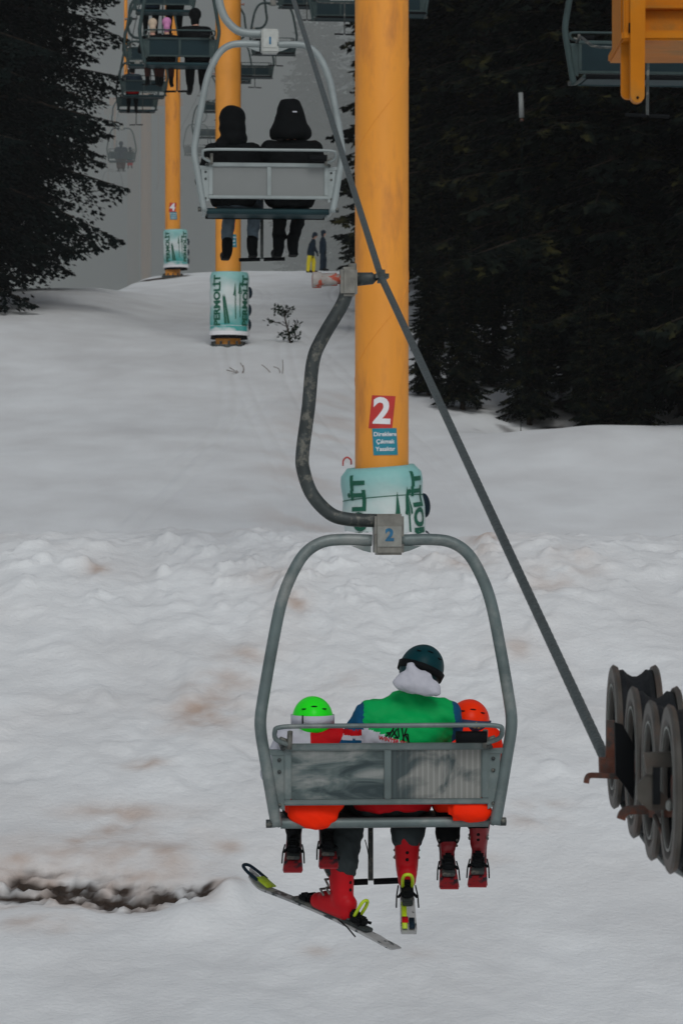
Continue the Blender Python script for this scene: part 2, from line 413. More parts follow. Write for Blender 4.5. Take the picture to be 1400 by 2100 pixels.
PZ = [-4.6, -4.15, -3.95, -3.75, -3.36, -2.86, -1.72, -.50, -.2, -.34, -.92, -.75, -.25, .6, 1.32, 2.55, 3.98, 5.3, 6.4, 7.55, 9.4, 10.1, 10.25, 9.9, 8.5, 8, 10]
_fd = np.arange(-60, 600, .1); _fz = np.interp(_fd, PD, PZ)
def _sm(z, wdt):
    k = np.ones(wdt) / wdt; return np.convolve(np.pad(z, wdt // 2, mode='edge'), k, mode='valid')[:len(z)]
_near = _sm(_sm(_fz, 7), 7); _far = _sm(_sm(_fz, 61), 41)
def profile(D):
    a = np.interp(D, _fd, _near); b = np.interp(D, _fd, _far); t = sstep(34, 44, D); return a * (1 - t) + b * t
# melted hollow with bare earth: photo x 0..470, y about 1830
STAINS = [(415, 1455, 70, 45, .55), (470, 1395, 60, 25, .35), (505, 1345, 60, 25, .35), (605, 1245, 30, 22, .5), (250, 1672, 110, 18, .45), (240, 1705, 60, 20, .5), (150, 1740, 30, 12, .5),
          (468, 1742, 40, 15, .45), (330, 1758, 90, 22, .3), (300, 1575, 40, 14, .45), (1090, 1685, 50, 16, .35), (1110, 1650, 50, 14, .3), (990, 1110, 30, 14, .5), (1180, 1160, 60, 30, .3),
          (1120, 1200, 60, 30, .3), (1060, 1330, 40, 20, .3), (205, 1163, 22, 12, .5), (905, 1145, 40, 16, .3), (80, 1900, 90, 20, .4), (250, 1750, 200, 40, .35), (940, 1150, 50, 18, .35), (700, 1400, 60, 20, .2),
          (20, 1775, 60, 14, .4), (860, 1965, 30, 10, .2), (650, 1950, 30, 10, .25), (1000, 1760, 50, 14, .25), (560, 1190, 50, 20, .25)]
_yd = np.arange(17, 30, .02); _ypx = 1050 - profile(_yd) / _yd * F
def d_of_row(py): return float(np.interp(-py, -_ypx, _yd))
def ground_fields(x, D):
    """height relative to the eye, earth (0..1) and stain (0..1) of the ground; vectorised"""
    wob = .55 * perlin(x * .55, D * 0 + 3.3, 5) + .22 * perlin(x * 1.9, D * 0 + 8.1, 6) + .09 * perlin(x * 5.3, D * 0 + 1.7, 8)
    near = sstep(24, 28.5, D) * (1 - sstep(31, 36, D))
    z = profile(D + near * wob)
    lw = sstep(-4.0, -8.0, x)
    left = lw * sstep(60, 84, D) * (1 - sstep(88, 100, D)) * .55 - sstep(-7.6, -10.5, x) * sstep(87, 100, D) * 1.6 + sstep(90, 118, D) * sstep(-4.0, -12, x) * -.5
    z = z + left
    right = sstep(1.0, 4.5, x) * (np.exp(-((D - 49.5) / 3.2) ** 2) * .40 - np.exp(-((D - 54.5) / 2.2) ** 2) * .55) + sstep(0, 6, x) * sstep(58, 75, D) * .9
    z = z + right * (1 - sstep(110, 125, D))
    rough = sstep(20.5, 24.5, D) * (1 - sstep(29.6, 31.5, D))
    lumps = np.abs(fbm(x * 1.25, D * .95, 4, 11)) - .25
    z = z + rough * (.085 * fbm(x * .6, D * .45, 3, 21) - .06 * lumps + .020 * fbm(x * 3.6, D * 3.0, 4, 31))
    clod = np.clip(perlin(x * 2.6, D * 2.0, 77) - .28, 0, 1) ** .8
    z = z + rough * clod * .10 * (1 + .6 * perlin(x * 9, D * 8, 78))
    band = np.exp(-((D + near * wob - 28.3) / 1.1) ** 2)
    chunk = np.clip(fbm(x * 3.2, D * 2.6, 4, 91) - .12, 0, 1)
    z = z + band * (.17 * chunk + .09 * np.clip(fbm(x * 1.5, D * 1.2, 3, 92), 0, 1))
    pits = np.clip(perlin(x * 2.1, D * 1.5, 95) - .42, 0, 1)
    z = z - rough * .32 * pits * (1 - band)
    fore = 1 - sstep(20.5, 23, D)
    z = z + fore * (.06 * fbm(x * .9, D * .7, 4, 41) + .008 * fbm(x * 4, D * 3, 2, 42))
    mid = sstep(30, 33, D)
    z = z + mid * (.06 * fbm(x * .22, D * .12, 3, 51) + .028 * fbm(x * .9 + D * .12, D * .30, 4, 52)) * (1 - sstep(100, 130, D) * .5)
    for x0, sl, am, ph in ((-3.2, .012, .8, .2), (-1.1, -.02, .5, 1.4), (.6, -.035, .4, 2.2), (-5.0, .0, 1.1, 3.0), (1.9, -.05, .3, .7), (-2.2, .03, .9, 4.1)):
        c = x0 + sl * (D - 40) * 1.6 + am * np.sin((D - 40) / 9. + ph)
        for o_ in (-.14, .14): z = z - mid * (1 - sstep(95, 110, D)) * .022 * np.exp(-((x - c - o_) / .07) ** 2)
    # hollow
    hd = d_of_row(1834); edge = .30 * fbm(x * 1.1, D * 1.6, 4, 61)
    cx = np.clip((x + .72 + edge * .5) / -.5, 0, 1)
    hh = np.clip(1 - np.abs(D - hd - .06 * np.sin(x * 2.2) + edge * .5) / (.46 + .16 * perlin(x * 1.4, D * 0, 64)), 0, 1) * cx
    hollow = sstep(.0, .9, hh)
    brk = fbm(x * 4.5, D * 5.5, 5, 65)
    z = z - .05 * hollow + .09 * hollow * np.clip(brk + .1, 0, 1) + .05 * hollow * fbm(x * 12, D * 12, 3, 69)
    lip = np.exp(-((D - hd - .62) / .30) ** 2) * cx
    z = z + .05 * lip * (1 + .9 * perlin(x * 2.5, D * 2.5, 66))
    lipf = np.exp(-((D - hd + .5) / .25) ** 2) * cx
    z = z + .015 * lipf * (1 + 1.2 * perlin(x * 3, D * 3, 67))
    mx_, md_ = -1.08, d_of_row(1885)
    z = z + .09 * np.exp(-(((x - mx_) / .22) ** 2 + ((D - md_) / .3) ** 2)) + .16 * np.exp(-(((x + .82) / .14) ** 2 + ((D - md_ - .35) / .28) ** 2))
    sub = .5 + .5 * fbm(x * 5.5, D * 5.5, 4, 71)
    soil = sstep(.20, .92, hollow * (.72 - 1.2 * brk) + .35 * (sub - .5) * sstep(0, .3, hh))
    st = np.zeros_like(x)
    for px, py, rx, ry, a in STAINS:
        d0 = d_of_row(py); x0 = (px - 700) / F * d0; dy = abs(d_of_row(py - ry) - d_of_row(py + ry)) / 2
        st = np.maximum(st, a * np.exp(-(((x - x0) / (rx / F * d0)) ** 2 + ((D - d0) / dy) ** 2)))
    st = st * np.clip(.25 + 1.5 * (.5 + fbm(x * 3.5, D * 3.5, 4, 72)), 0, 1.6)
    st = st + .8 * np.clip(sstep(0, .4, hh), 0, 1) * np.clip(.35 + fbm(x * 3, D * 3, 3, 73), 0, 1) + .45 * np.exp(-((D - hd - .35) / .5) ** 2) * cx * np.clip(.25 + fbm(x * 2, D * 2.4, 4, 76), 0, 1) + .14 * rough * np.clip(fbm(x * .9, D * .9, 4, 74), 0, 1)
    mud = sstep(36, 40, D) * (1 - sstep(56, 62, D)) * np.exp(-((x + .35) / .9) ** 2) * np.clip(fbm(x * 1.5 + D * .5, D * .25, 4, 75) + .15, 0, 1) * .5
    st = np.clip(st + mud, 0, 1)
    far = sstep(60, 75, D) * (1 - sstep(100, 116, D)) * 0
    t4 = np.exp(-(((x + 7.7) / 1.3) ** 2 + ((D - 112.6) / 1.3) ** 2)) * 1.3 + np.exp(-(((x + 6.6) / .9) ** 2 + ((D - 114.2) / 1.0) ** 2))
    soil = np.maximum(soil, sstep(.45, .65, t4 * (.6 + .8 * sub)))
    fs = sstep(1.5, 3.5, x) * sstep(52, 55, D) * (1 - sstep(105, 115, D))
    soil = np.maximum(soil, fs * sstep(.50, .60, .5 + .5 * fbm(x * .55 + D * .1, D * .35, 4, 81)))
    return z, soil, st
def gz(x, D):
    z, _, _ = ground_fields(np.array([float(x)]), np.array([float(D)])); return float(z[0]) + CZ

def build_ground():
    s = np.linspace(-1, 1, 460); xs = 3.4 * s + 26 * s ** 5 + 400 * np.abs(s) ** 17 * np.sign(s)
    ds = np.concatenate([np.linspace(-60, 13, 30)[:-1], np.arange(13, 17, .1), np.arange(17, 31.6, .03), np.arange(31.6, 60, .16), np.arange(60, 135, .5), np.geomspace(135, 600, 40)])
    X, Dm = np.meshgrid(xs, ds); Z, soil, st = ground_fields(X, Dm)
    n, m = X.shape
    co = np.stack([X, Dm, Z + CZ], -1).reshape(-1, 3)
    i = np.arange(n * m).reshape(n, m); quads = np.stack([i[:-1, :-1], i[:-1, 1:], i[1:, 1:], i[1:, :-1]], -1).reshape(-1, 4)
    me = bpy.data.meshes.new('snow_ground')
    me.vertices.add(len(co)); me.vertices.foreach_set('co', co.ravel())
    me.loops.add(quads.size); me.loops.foreach_set('vertex_index', quads.ravel())
    me.polygons.add(len(quads)); me.polygons.foreach_set('loop_start', np.arange(0, quads.size, 4)); me.polygons.foreach_set('loop_total', np.full(len(quads), 4))
    me.update(); me.validate()
    for nm, arr in (('earth', soil), ('stain', st)):
        at = me.attributes.new(nm, 'FLOAT', 'POINT'); at.data.foreach_set('value', arr.ravel().astype(np.float32))
    mt = bpy.data.materials.new('snow'); mt.use_nodes = True; nn, l = mt.node_tree.nodes, mt.node_tree.links; b = nn['Principled BSDF']
    b.inputs['Roughness'].default_value = .75; b.inputs['Specular IOR Level'].default_value = .2
    tc = nn.new('ShaderNodeTexCoord')
    def nz(sc, det=5, st_=(1, 1, 1)):
        mp = nn.new('ShaderNodeMapping'); mp.inputs['Scale'].default_value = st_; l.new(tc.outputs['Object'], mp.inputs[0])
        q = nn.new('ShaderNodeTexNoise'); q.inputs['Scale'].default_value = sc; q.inputs['Detail'].default_value = det; l.new(mp.outputs[0], q.inputs['Vector']); return q.outputs['Fac']
    cr = nn.new('ShaderNodeValToRGB'); cr.color_ramp.elements[0].position = .3; cr.color_ramp.elements[1].position = .72
    cr.color_ramp.elements[0].color = (.69, .705, .71, 1); cr.color_ramp.elements[1].color = (.81, .84, .85, 1)
    l.new(nz(.9, 6, (1, .6, 1)), cr.inputs['Fac'])
    a1 = nn.new('ShaderNodeAttribute'); a1.attribute_name = 'stain'; a2 = nn.new('ShaderNodeAttribute'); a2.attribute_name = 'earth'
    m1 = nn.new('ShaderNodeMix'); m1.data_type = 'RGBA'; l.new(a1.outputs['Fac'], m1.inputs[0]); l.new(cr.outputs[0], m1.inputs[6]); m1.inputs[7].default_value = (.46, .34, .27, 1)
    ce = nn.new('ShaderNodeValToRGB'); ce.color_ramp.elements[0].color = (.006, .005, .004, 1); ce.color_ramp.elements[1].color = (.07, .048, .036, 1)
    l.new(nz(14, 6), ce.inputs['Fac'])
    m2 = nn.new('ShaderNodeMix'); m2.data_type = 'RGBA'; l.new(a2.outputs['Fac'], m2.inputs[0]); l.new(m1.outputs[2], m2.inputs[6]); l.new(ce.outputs[0], m2.inputs[7])
    l.new(m2.outputs[2], b.inputs['Base Color'])
    ad = nn.new('ShaderNodeMath'); ad.operation = 'MULTIPLY_ADD'; l.new(nz(22, 7), ad.inputs[0]); ad.inputs[1].default_value = .75; l.new(nz(2.6, 5, (1, .5, 1)), ad.inputs[2])
    bp = nn.new('ShaderNodeBump'); bp.inputs['Strength'].default_value = .30; bp.inputs['Distance'].default_value = .05
    l.new(ad.outputs[0], bp.inputs['Height']); l.new(bp.outputs[0], b.inputs['Normal'])
    o = link('snow_ground', me, mt); o['kind'] = 'structure'
build_ground()

# ------------------------------------------------------------------ air: thin haze everywhere, a cloud lying over the crest
def volume_box(name, lo, hi, dens, col, aniso=0.):
    o = MB().box([(a + b) / 2 for a, b in zip(lo, hi)], [b - a for a, b in zip(lo, hi)]).build(name, [], None, False)
    m = bpy.data.materials.new(name); m.use_nodes = True; n = m.node_tree.nodes; n.remove(n['Principled BSDF'])
    v = n.new('ShaderNodeVolumePrincipled'); v.inputs['Density'].default_value = dens; v.inputs['Color'].default_value = (*col, 1); v.inputs['Anisotropy'].default_value = aniso
    m.node_tree.links.new(v.outputs[0], n['Material Output'].inputs['Volume']); o.data.materials.append(m); o['kind'] = 'stuff'; return o
volume_box('haze', (-900, -90, -12), (900, 700, 70), .0002, (.80, .82, .82))
volume_box('fog_bank', (-700, 123, -6), (700, 640, 62), .030, (.86, .90, .885))

# ------------------------------------------------------------------ lift towers
def tower(D, px, rad, top, arm_z, label, number, paint, sign_ang=0., sign_z=(None, None), sign_rot=R(-2), foot=None):
    x = (px - 700) / F * D; g = gz(x, D) - .6
    t = thing('lift_tower', label, 'lift tower', (x, D, g), YAW, 'lift towers up the line')
    H = top + CZ - g
    mb = MB(); mb.tube([(0, 0, 0), (0, 0, H)], rad, 40)
    mb.build('pole', paint, t, auto=40)
    if number == '2':
        hel = [(rad * math.sin(k * .12), -rad * math.cos(k * .12), 1.2 + k * .12 * 2.4 / 6.283) for k in range(int((H - 1.6) / (.12 * 2.4 / 6.283)))]
        MB().tube(hel, .0045, 6).build('weld_seam', paint, t)
    fl = MB(); fl.tube([(0, 0, .5), (0, 0, .62)], rad * 1.45, 32)
    for k in range(12):
        a = k * math.pi / 6; fl.tube([(rad * 1.25 * math.cos(a), rad * 1.25 * math.sin(a), .62), (rad * 1.25 * math.cos(a), rad * 1.25 * math.sin(a), .70)], .03, 6)
    fl.build('base_flange', 'steel_dark', t, auto=40)
    az_ = arm_z + CZ - g
    MB().box((0, 0, az_), (4.3, .34, .42), bev=.02).build('crossarm', paint, t, auto=30)
    for sgn, zr in ((-1, interp(UPZ, D)), (1, interp(DNZ, D))):
        zz = zr - g - .30
        sb = MB().box((sgn * 1.84, 0, zz + .06), (.10, 1.9, .14), bev=.01)
        sb.tube([(sgn * 1.84, 0, zz), (sgn * 1.84, 0, az_)], .07, 10)
        s_o = sb.build('sheave_beam', paint, t, auto=40)
        for k in range(4):
            wl_ = MB().lathe([(-.05, .10), (-.05, .21), (-.02, .18), (.02, .18), (.05, .21), (.05, .10)], Matrix.Translation((sgn * 1.84 - sgn * .11, -.66 + .44 * k, zz + .10)), 24)
            wl_.build('sheave_wheel', 'rubber', s_o, auto=40)
    if number:
        nz_, wz = sign_z
        q = wrap(quad_mesh(.27, .37, .015), rad, sign_ang, nz_ - g, sign_rot, .004)
        s1 = link('number_sign', q, 'sign_red', t)
        tm = wrap(text_mesh(number, .40, bold=.012), rad, sign_ang - .01, nz_ - g, sign_rot, .008); link('digit', tm, 'white', s1)
        q = wrap(quad_mesh(.28, .30, -.006), rad, sign_ang + .12, wz - g, R(1), .006)
        s2 = link('warning_sign', q, 'sign_blue', t)
        tm = wrap(text_mesh('Direklere\nÇıkmak\nYasaktır', .066, bold=.0012), rad, sign_ang + .12, wz - g, R(1), .010); link('lettering', tm, 'white', s2)
    return t, x, g
def zpx(py, D): return CZ + (1050 - py) / F * D

T2, x2, g2 = tower(33, 782.5, .302, 9.6, 9.1, 'thick clean yellow lift tower close to the viewer, numbered 2 in red', '2', 'yellow', -.09, (zpx(847, 33), zpx(907, 33)))
T3, x3, g3 = tower(69, 468, .300, 15.6, 15.0, 'chipped yellow lift tower numbered 3, behind the chair with two riders in black', '3', 'yellow_worn', .06, (zpx(461, 69), zpx(496, 69)))
T4, x4, g4 = tower(115, 354.5, .300, 21.2, 20.75, 'yellow lift tower numbered 4 on the brow of the slope', '4', 'yellow', -.05, (zpx(427, 115), zpx(444, 115)))
T5, x5, g5 = tower(172, 300, .31, 24.6, 24.1, 'lift tower beyond the brow, faded pinkish by fog', None, 'yellow')
T6, x6, g6 = tower(215, 274, .45, 30, 29.4, 'farthest lift tower, a pale ghost in the fog', None, 'yellow')

# near tower beside the viewer: only the end of its arm and its sheaves reach into the frame
def near_tower():
    D = 9.1; x = 2.75; g = gz(x, D) - .5
    t = thing('lift_tower', 'yellow steel arm with a hanging post jutting in at the top corner', 'lift tower', (x, D, g), 0, 'lift towers up the line')
    def q(px, py, d=D): return P(px, py, d) - Vector((x, D, g))
    MB().tube([(0, .35, 0), (0, .35, 7.2)], .30, 32).build('pole', 'yellow', t, auto=40)
    a = q(1265, 104); b = q(1265, -190)
    arm = MB(); zc = (a.z + b.z) / 2; hgt = b.z - a.z
    arm.box(((a.x + .9) / 2, .06, zc), (.9 - a.x, .26, hgt), bev=.008)
    arm.build('crossarm', 'yellow_shaded_dirty', t, auto=30)
    MB().box(((a.x + .9) / 2 + .03, -.09, q(0, 26).z), (.84 - a.x, .03, .012), bev=.003).build('crossarm_seam', 'yellow_shaded_dirty', t, auto=30)
    MB().box(((a.x + .9) / 2, -.02, a.z + .008), (.92 - a.x, .46, .03), bev=.006).build('crossarm_flange', 'yellow_shaded_dirty', t, auto=30)
    MB().box((a.x + .012, -.06, zc), (.03, .36, hgt - .02), bev=.005).build('end_plate', 'yellow_shaded_dirty', t, auto=30)
    po = MB(); p0 = q(1305, 198, 8.86); p1 = q(1305, -200, 8.86)
    prof = []
    hw = .021
    for k in range(9): an = math.pi + k * math.pi / 8; prof.append((p0.x + hw * math.cos(an), p0.z + hw * math.sin(an)))
    prof += [(p1.x + hw * 1.25, p1.z), (p1.x - hw * 1.1, p1.z)]
    po.prism(prof, p0.y - .02, p0.y + .02)
    pn = po.build('hanging_post', 'yellow_shaded_dirty', t, smooth=False)
    MB().prism([(v[0] - .022, v[1] + .02) for v in prof], p0.y + .05, p0.y + .07).build('hanging_post', 'yellow_shaded_dirty', t, smooth=False)
    MB().tube([(p0.x, p0.y - .024, p0.z - .006), (p0.x, p0.y + .0, p0.z - .006)], .004, 10).build('bolt_hole', 'black', pn)
    MB().box((q(1278, 85).x, -.255, q(1278, 85).z), (.02, .004, .03)).build('grime_mark', 'black', t)
    return t
near_tower()

# ------------------------------------------------------------------ crash pads
def pad(px, D, z0, h, r, seed, label, tilt=(0, 0), sag=0., bottom=True, letters=True, navy=True, skis=True):
    x = (px - 700) / F * D
    t = thing('crash_pad', label, 'crash pad', (x, D, z0), YAW, 'printed crash pads round the towers')
    t.rotation_euler = (tilt[0], tilt[1], YAW)
    def rad(a, z):
        u = z / h
        prof = np.interp(u, [0, .06, .12, .3, .5, .68, .76, .88, .94, 1], [1.02, 1.03, .99, 1.01, 1.0, 1.03, .985, 1.02, 1.0, .93 - sag * .1])
        return r * prof * (1 + .018 * noise.noise((math.cos(a) * 3 + seed, math.sin(a) * 3, u * 4)) + .03 * sag * math.sin(a * 2 + 1))
    vs, fs = [], []; N, K = 56, 34
    for i in range(K + 1):
        for k in range(N):
            a = 2 * math.pi * k / N; z = h * i / K; q = rad(a, z); vs.append((q * math.sin(a), -q * math.cos(a), z))
    for i in range(K):
        for k in range(N): k2 = (k + 1) % N; fs.append((i * N + k, i * N + k2, (i + 1) * N + k2, (i + 1) * N + k))
    # turned-in rims
    b0 = len(vs)
    for zz, i0 in ((h - .03, K * N), (.03, 0)):
        o = len(vs)
        for k in range(N):
            a = 2 * math.pi * k / N; vs.append((r * .70 * math.sin(a), -r * .70 * math.cos(a), zz))
        for k in range(N): k2 = (k + 1) % N; fs.append((i0 + k, i0 + k2, o + k2, o + k))
    MB().add(vs, fs).build('pad_cover', pad_material('pad_print_%d' % int(seed), seed, h), t)
    # seam
    for zz in ((.76,) if sag else (.13,)):
        ring = [(rad(a, h * zz + .02 * math.sin(a * 3)) * 1.004 * math.sin(a), -rad(a, h * zz) * 1.004 * math.cos(a), h * zz + .035 * math.cos(a) * sag) for a in np.linspace(-2, 2, 40)]
        MB().tube(ring, .006, 6).build('seam', 'logo_green' if sag else 'white', t)
    if letters:
        for ang in (-.72, .90):
            tm = text_mesh('PERMOLİT', h / 1.5 * .27, bold=.012); sx = 1.0
            tm.transform(Matrix.Diagonal((.98 * h / 1.5, 1.0, 1, 1)))
            link('lettering', wrap(tm, rad, ang, h * .53, R(90), .007, .04), 'logo_green', t)
    if skis:
        for ang, lean, zc in ((-.30, .10, .36), (-.18, .16, .36)):
            me = bpy.data.meshes.new('q'); me.from_pydata([(-.03, -.30, 0), (.03, -.30, 0), (.018, .32, 0), (-.018, .32, 0), (.004, .40, 0)], [], [(0, 1, 2, 3), (3, 2, 4)])
            link('printed_ski', wrap(me, rad, ang, h * zc, lean, .006, .05), 'logo_green', t)
        for ang, zc in ((.26, .52), (.52, .55)):
            me = bpy.data.meshes.new('q')
            me.from_pydata([(-.012, -.42, 0), (.012, -.42, 0), (.012, .36, 0), (-.012, .36, 0), (-.055, .14, 0), (-.02, .12, 0), (.004, .44, 0), (.055, .14, 0), (.025, .12, 0)], [],
                           [(0, 1, 2, 3), (4, 5, 2, 6), (7, 6, 2, 8)] if ang > .4 else [(0, 1, 2, 3), (4, 5, 2, 6)])
            link('printed_pole', wrap(me, rad, ang, h * zc, .02, .006, .05), 'logo_green', t)
    if navy:
        for u in (.16, .40, .68):
            a = 1.62; q = rad(a, h * u)
            MB().ell((q * math.sin(a), -q * math.cos(a), h * u), (.07, .12, .14)).build('strap_fold', 'navy', t)
    if bottom:
        MB().tube([(0, 0, -.03), (0, 0, .06)], [r * 1.06, r * 1.05], 40).build('trim', 'white', t, auto=40)
        ri = MB().lathe([(-.04, r * .80), (-.04, r * .93), (.04, r * .97), (.04, r * .80)], Matrix.Translation((0, 0, -.07)) @ Matrix.Rotation(R(90), 4, 'Y'), 40)
        ri.build('foot_ring', 'black', t, auto=40)
    return t
def g_pad(D, px): return gz((px - 700) / F * D, D)
pad(800, 33, zpx(1228, 33) , 1.50, .462, 11.0, 'large sagging crash pad half hidden behind the near snow ridge', (R(2), R(-4.5)), 1.0, False)
pad(470, 69, zpx(686, 69), 1.46, .455, 23.0, 'turquoise crash pad with white foot, round the chipped tower in mid slope', (0, R(.5)), 0, True)
pad(361, 115, zpx(548, 115), 1.46, .47, 37.0, 'small turquoise crash pad round the tower on the brow', (0, R(-1)), 0, True)
lp = [P(703, 955, 32.5), P(704, 944, 32.48), P(711, 938, 32.46), P(719, 943, 32.46), P(720, 952, 32.5)]
tag(MB().tube(spline(lp, 6), .010, 6).build('rope_loop', 'rope_red'), 'thin red rope loop at the top left of the sagging pad', 'rope')

# ------------------------------------------------------------------ haul ropes
def rope(name, xf, tab, extra, label, name_strands=False):
    pts = list(extra)
    ds = sorted(set([d for d in tab if d >= 15]))
    for d in ds: pts.append(Vector((xf(d), d, interp(tab, d))))
    fine = [pts[0]]
    for a, b in zip(pts[:-1], pts[1:]):
        n = max(1, int((b - a).length / 2.5))
        for k in range(1, n + 1): fine.append(a.lerp(b, k / n))
    cut = next(i for i, p in enumerate(fine) if p.y > 26)
    a_, far = fine[:cut + 1], fine[cut:]
    dens = []
    for p, q in zip(a_[:-1], a_[1:]):
        n = max(1, int((q - p).length / (.014 if p.y > 6 and name_strands else .1)))
        dens += [p.lerp(q, k / n) for k in range(n)]
    dens.append(a_[-1])
    mb = MB(); mb.tube(dens, .0172, 24)
    run = 0.; axis = [Vector(p) for p in dens]
    for i, p in enumerate(axis):
        if i: run += (p - axis[i - 1]).length
        for k in range(24):
            f_ = 1 + .03 * math.cos(6 * (2 * math.pi * k / 24) - run * 2 * math.pi * 6 / .36) if name_strands else 1
            j = i * 24 + k; mb.v[j] = tuple(p + (Vector(mb.v[j]) - p) * f_)
    mb.tube(far, .0172, 10)
    tag(mb.build(name, 'rope'), label, 'steel rope', 'haul ropes of the lift')
rope('haul_rope', xu, UPZ, [Vector((2.9, -14, CZ - 1.2)), Vector((1.75, 0, CZ - .95)), Vector((1.2, 5.2, CZ - .92)), P(1412, 1790, 7.25), P(1368, 1765, 7.7), P(1330, 1722, 8.1), P(1292, 1668, 8.5)],
     'steel haul rope slanting across the picture down to the black wheels', True)
rope('haul_rope', xd, DNZ, [Vector((5.9, -14, CZ - 1.3)), Vector((5.2, 0, CZ - 1.0)), Vector((4.43, 8.6, CZ - .5))], 'steel haul rope carrying the empty chairs down')

# ------------------------------------------------------------------ sheave battery, lower right corner
def sheaves():
    c0 = P(1352, 1575, 8.0)
    t = thing('sheave_battery', 'row of big grooved black wheels on rusty steel, lower right corner', 'pulley wheels', c0, 0)
    wheels = [(1300, 1511, 8.6), (1342, 1563, 8.15), (1381, 1600, 7.72), (1422, 1618, 7.3)]
    cs = [P(*q) - c0 for q in wheels]
    for i, c in enumerate(cs):
        m = Matrix.Translation(c) @ Matrix.Rotation(R(-.5), 4, 'Z') @ Matrix.Rotation(R(0), 4, 'Y')
        wd = .060
        o = MB().lathe([(-wd + .012, .155), (-wd + .012, .196), (-wd + .026, .198), (-.022, .186), (-.008, .178), (.008, .178), (.022, .186), (wd - .026, .198), (wd - .012, .196), (wd - .012, .155)], m, 48)
        tyre = o.build('sheave_wheel', 'rubber', t, auto=35)
        for sg in (-1, 1):
            MB().lathe([(sg * (wd - .010), .158), (sg * (wd - .010), .206), (sg * (wd + .002), .212), (sg * (wd + .008), .205), (sg * (wd + .008), .176), (sg * (wd - .002), .162)], m, 48).build('rim', 'wheel_metal', tyre, auto=35)
            MB().lathe([(sg * (wd + .003), .150), (sg * (wd + .003), .156), (sg * (wd + .008), .156), (sg * (wd + .008), .150)], m, 48).build('rim_ring', 'plate', tyre, auto=35)
        MB().lathe([(-.036, .001), (-.036, .170), (.036, .170), (.036, .001)], m, 40).build('disc', 'black', tyre, auto=35)
        MB().lathe([(-.055, .001), (-.055, .035), (.055, .035), (.055, .001)], m, 20).build('hub', 'rust', tyre, auto=35)
    def q(px, py, d): return P(px, py, d) - c0
    # outer side plate of the bogie with slots, nearest the viewer
    def plate(name, pts, d, th, mt_):
        pp = [q(a, b, d) for a, b in pts]; MB().prism([(p.x, p.z) for p in pp], pp[0].y, pp[0].y + th).build(name, mt_, t, smooth=False)
    plate('bogie_plate', [(1319, 1544), (1460, 1538), (1460, 1588), (1398, 1590), (1398, 1572), (1353, 1574), (1353, 1590), (1324, 1588)], 7.35, .02, 'wheel_metal')
    plate('bogie_plate', [(1324, 1588), (1353, 1590), (1353, 1622), (1372, 1640), (1398, 1622), (1398, 1590), (1460, 1588), (1460, 1660), (1330, 1662), (1306, 1640), (1304, 1610)], 7.36, .02, 'wheel_metal')
    plate('bogie_plate', [(1338, 1574), (1353, 1574), (1353, 1650), (1338, 1650)], 7.34, .01, 'rubber')
    plate('bogie_plate', [(1376, 1572), (1398, 1572), (1396, 1628), (1378, 1628)], 7.37, .01, 'rubber')
    MB().cap(q(1372, 1655, 7.3), q(1372, 1648, 7.3), .010, .010).build('bolt', 'plate', t)
    plate('guard_plate', [(1260, 1482), (1276, 1486), (1300, 1530), (1300, 1580), (1297, 1640), (1280, 1612), (1262, 1590)], 8.1, .03, 'black')
    plate('guard_plate', [(1244, 1478), (1260, 1478), (1259, 1562), (1242, 1560)], 8.32, .03, 'rust')
    plate('guard_plate', [(1229, 1556), (1262, 1555), (1262, 1592), (1230, 1588)], 8.3, .05, 'rust')
    MB().tube(spline([q(1201, 1606, 8.2), q(1204, 1594, 8.2), q(1214, 1590, 8.2), q(1262, 1592, 8.2), q(1300, 1594, 8.2)], 5), .0075, 4, square=True).build('rope_catcher', 'rust', t, auto=30)
    MB().tube(spline([q(1272, 1680, 7.8), q(1277, 1668, 7.8), q(1292, 1661, 7.8), q(1350, 1662, 7.8)], 5), .011, 4, square=True).build('rope_catcher', 'rust', t, auto=30)
    MB().tube([q(1338, 1665, 7.5), q(1460, 1664, 7.3)], .014, 4, square=True).build('bogie_rail', 'rust', t, auto=30)
    MB().tube([q(1310, 1545, 8.35), q(1352, 1600, 7.9)], .030, 4, square=True).build('bogie_beam', 'rubber', t, auto=30)
    MB().tube([q(1372, 1600, 7.75), q(1440, 1625, 7.2)], .030, 4, square=True).build('bogie_beam', 'rubber', t, auto=30)
    MB().tube([q(1340, 1670, 7.45), q(1362, 1720, 7.45)], .006, 6).build('spring_wire', 'rust', t)
    a = q(1355, 1600, 7.7); arm_x = 1.36 - c0.x
    MB().tube([a, (arm_x, a.y + .3, a.z)], .035, 12).build('axle', 'rust', t)
    MB().tube([(arm_x, a.y + .3, a.z - .05), (arm_x, 9.1 - c0.y, CZ + 1.4 - c0.z)], .045, 4, square=True).build('support_post', 'yellow_shaded_dirty', t, auto=30)
    return t
sheaves()

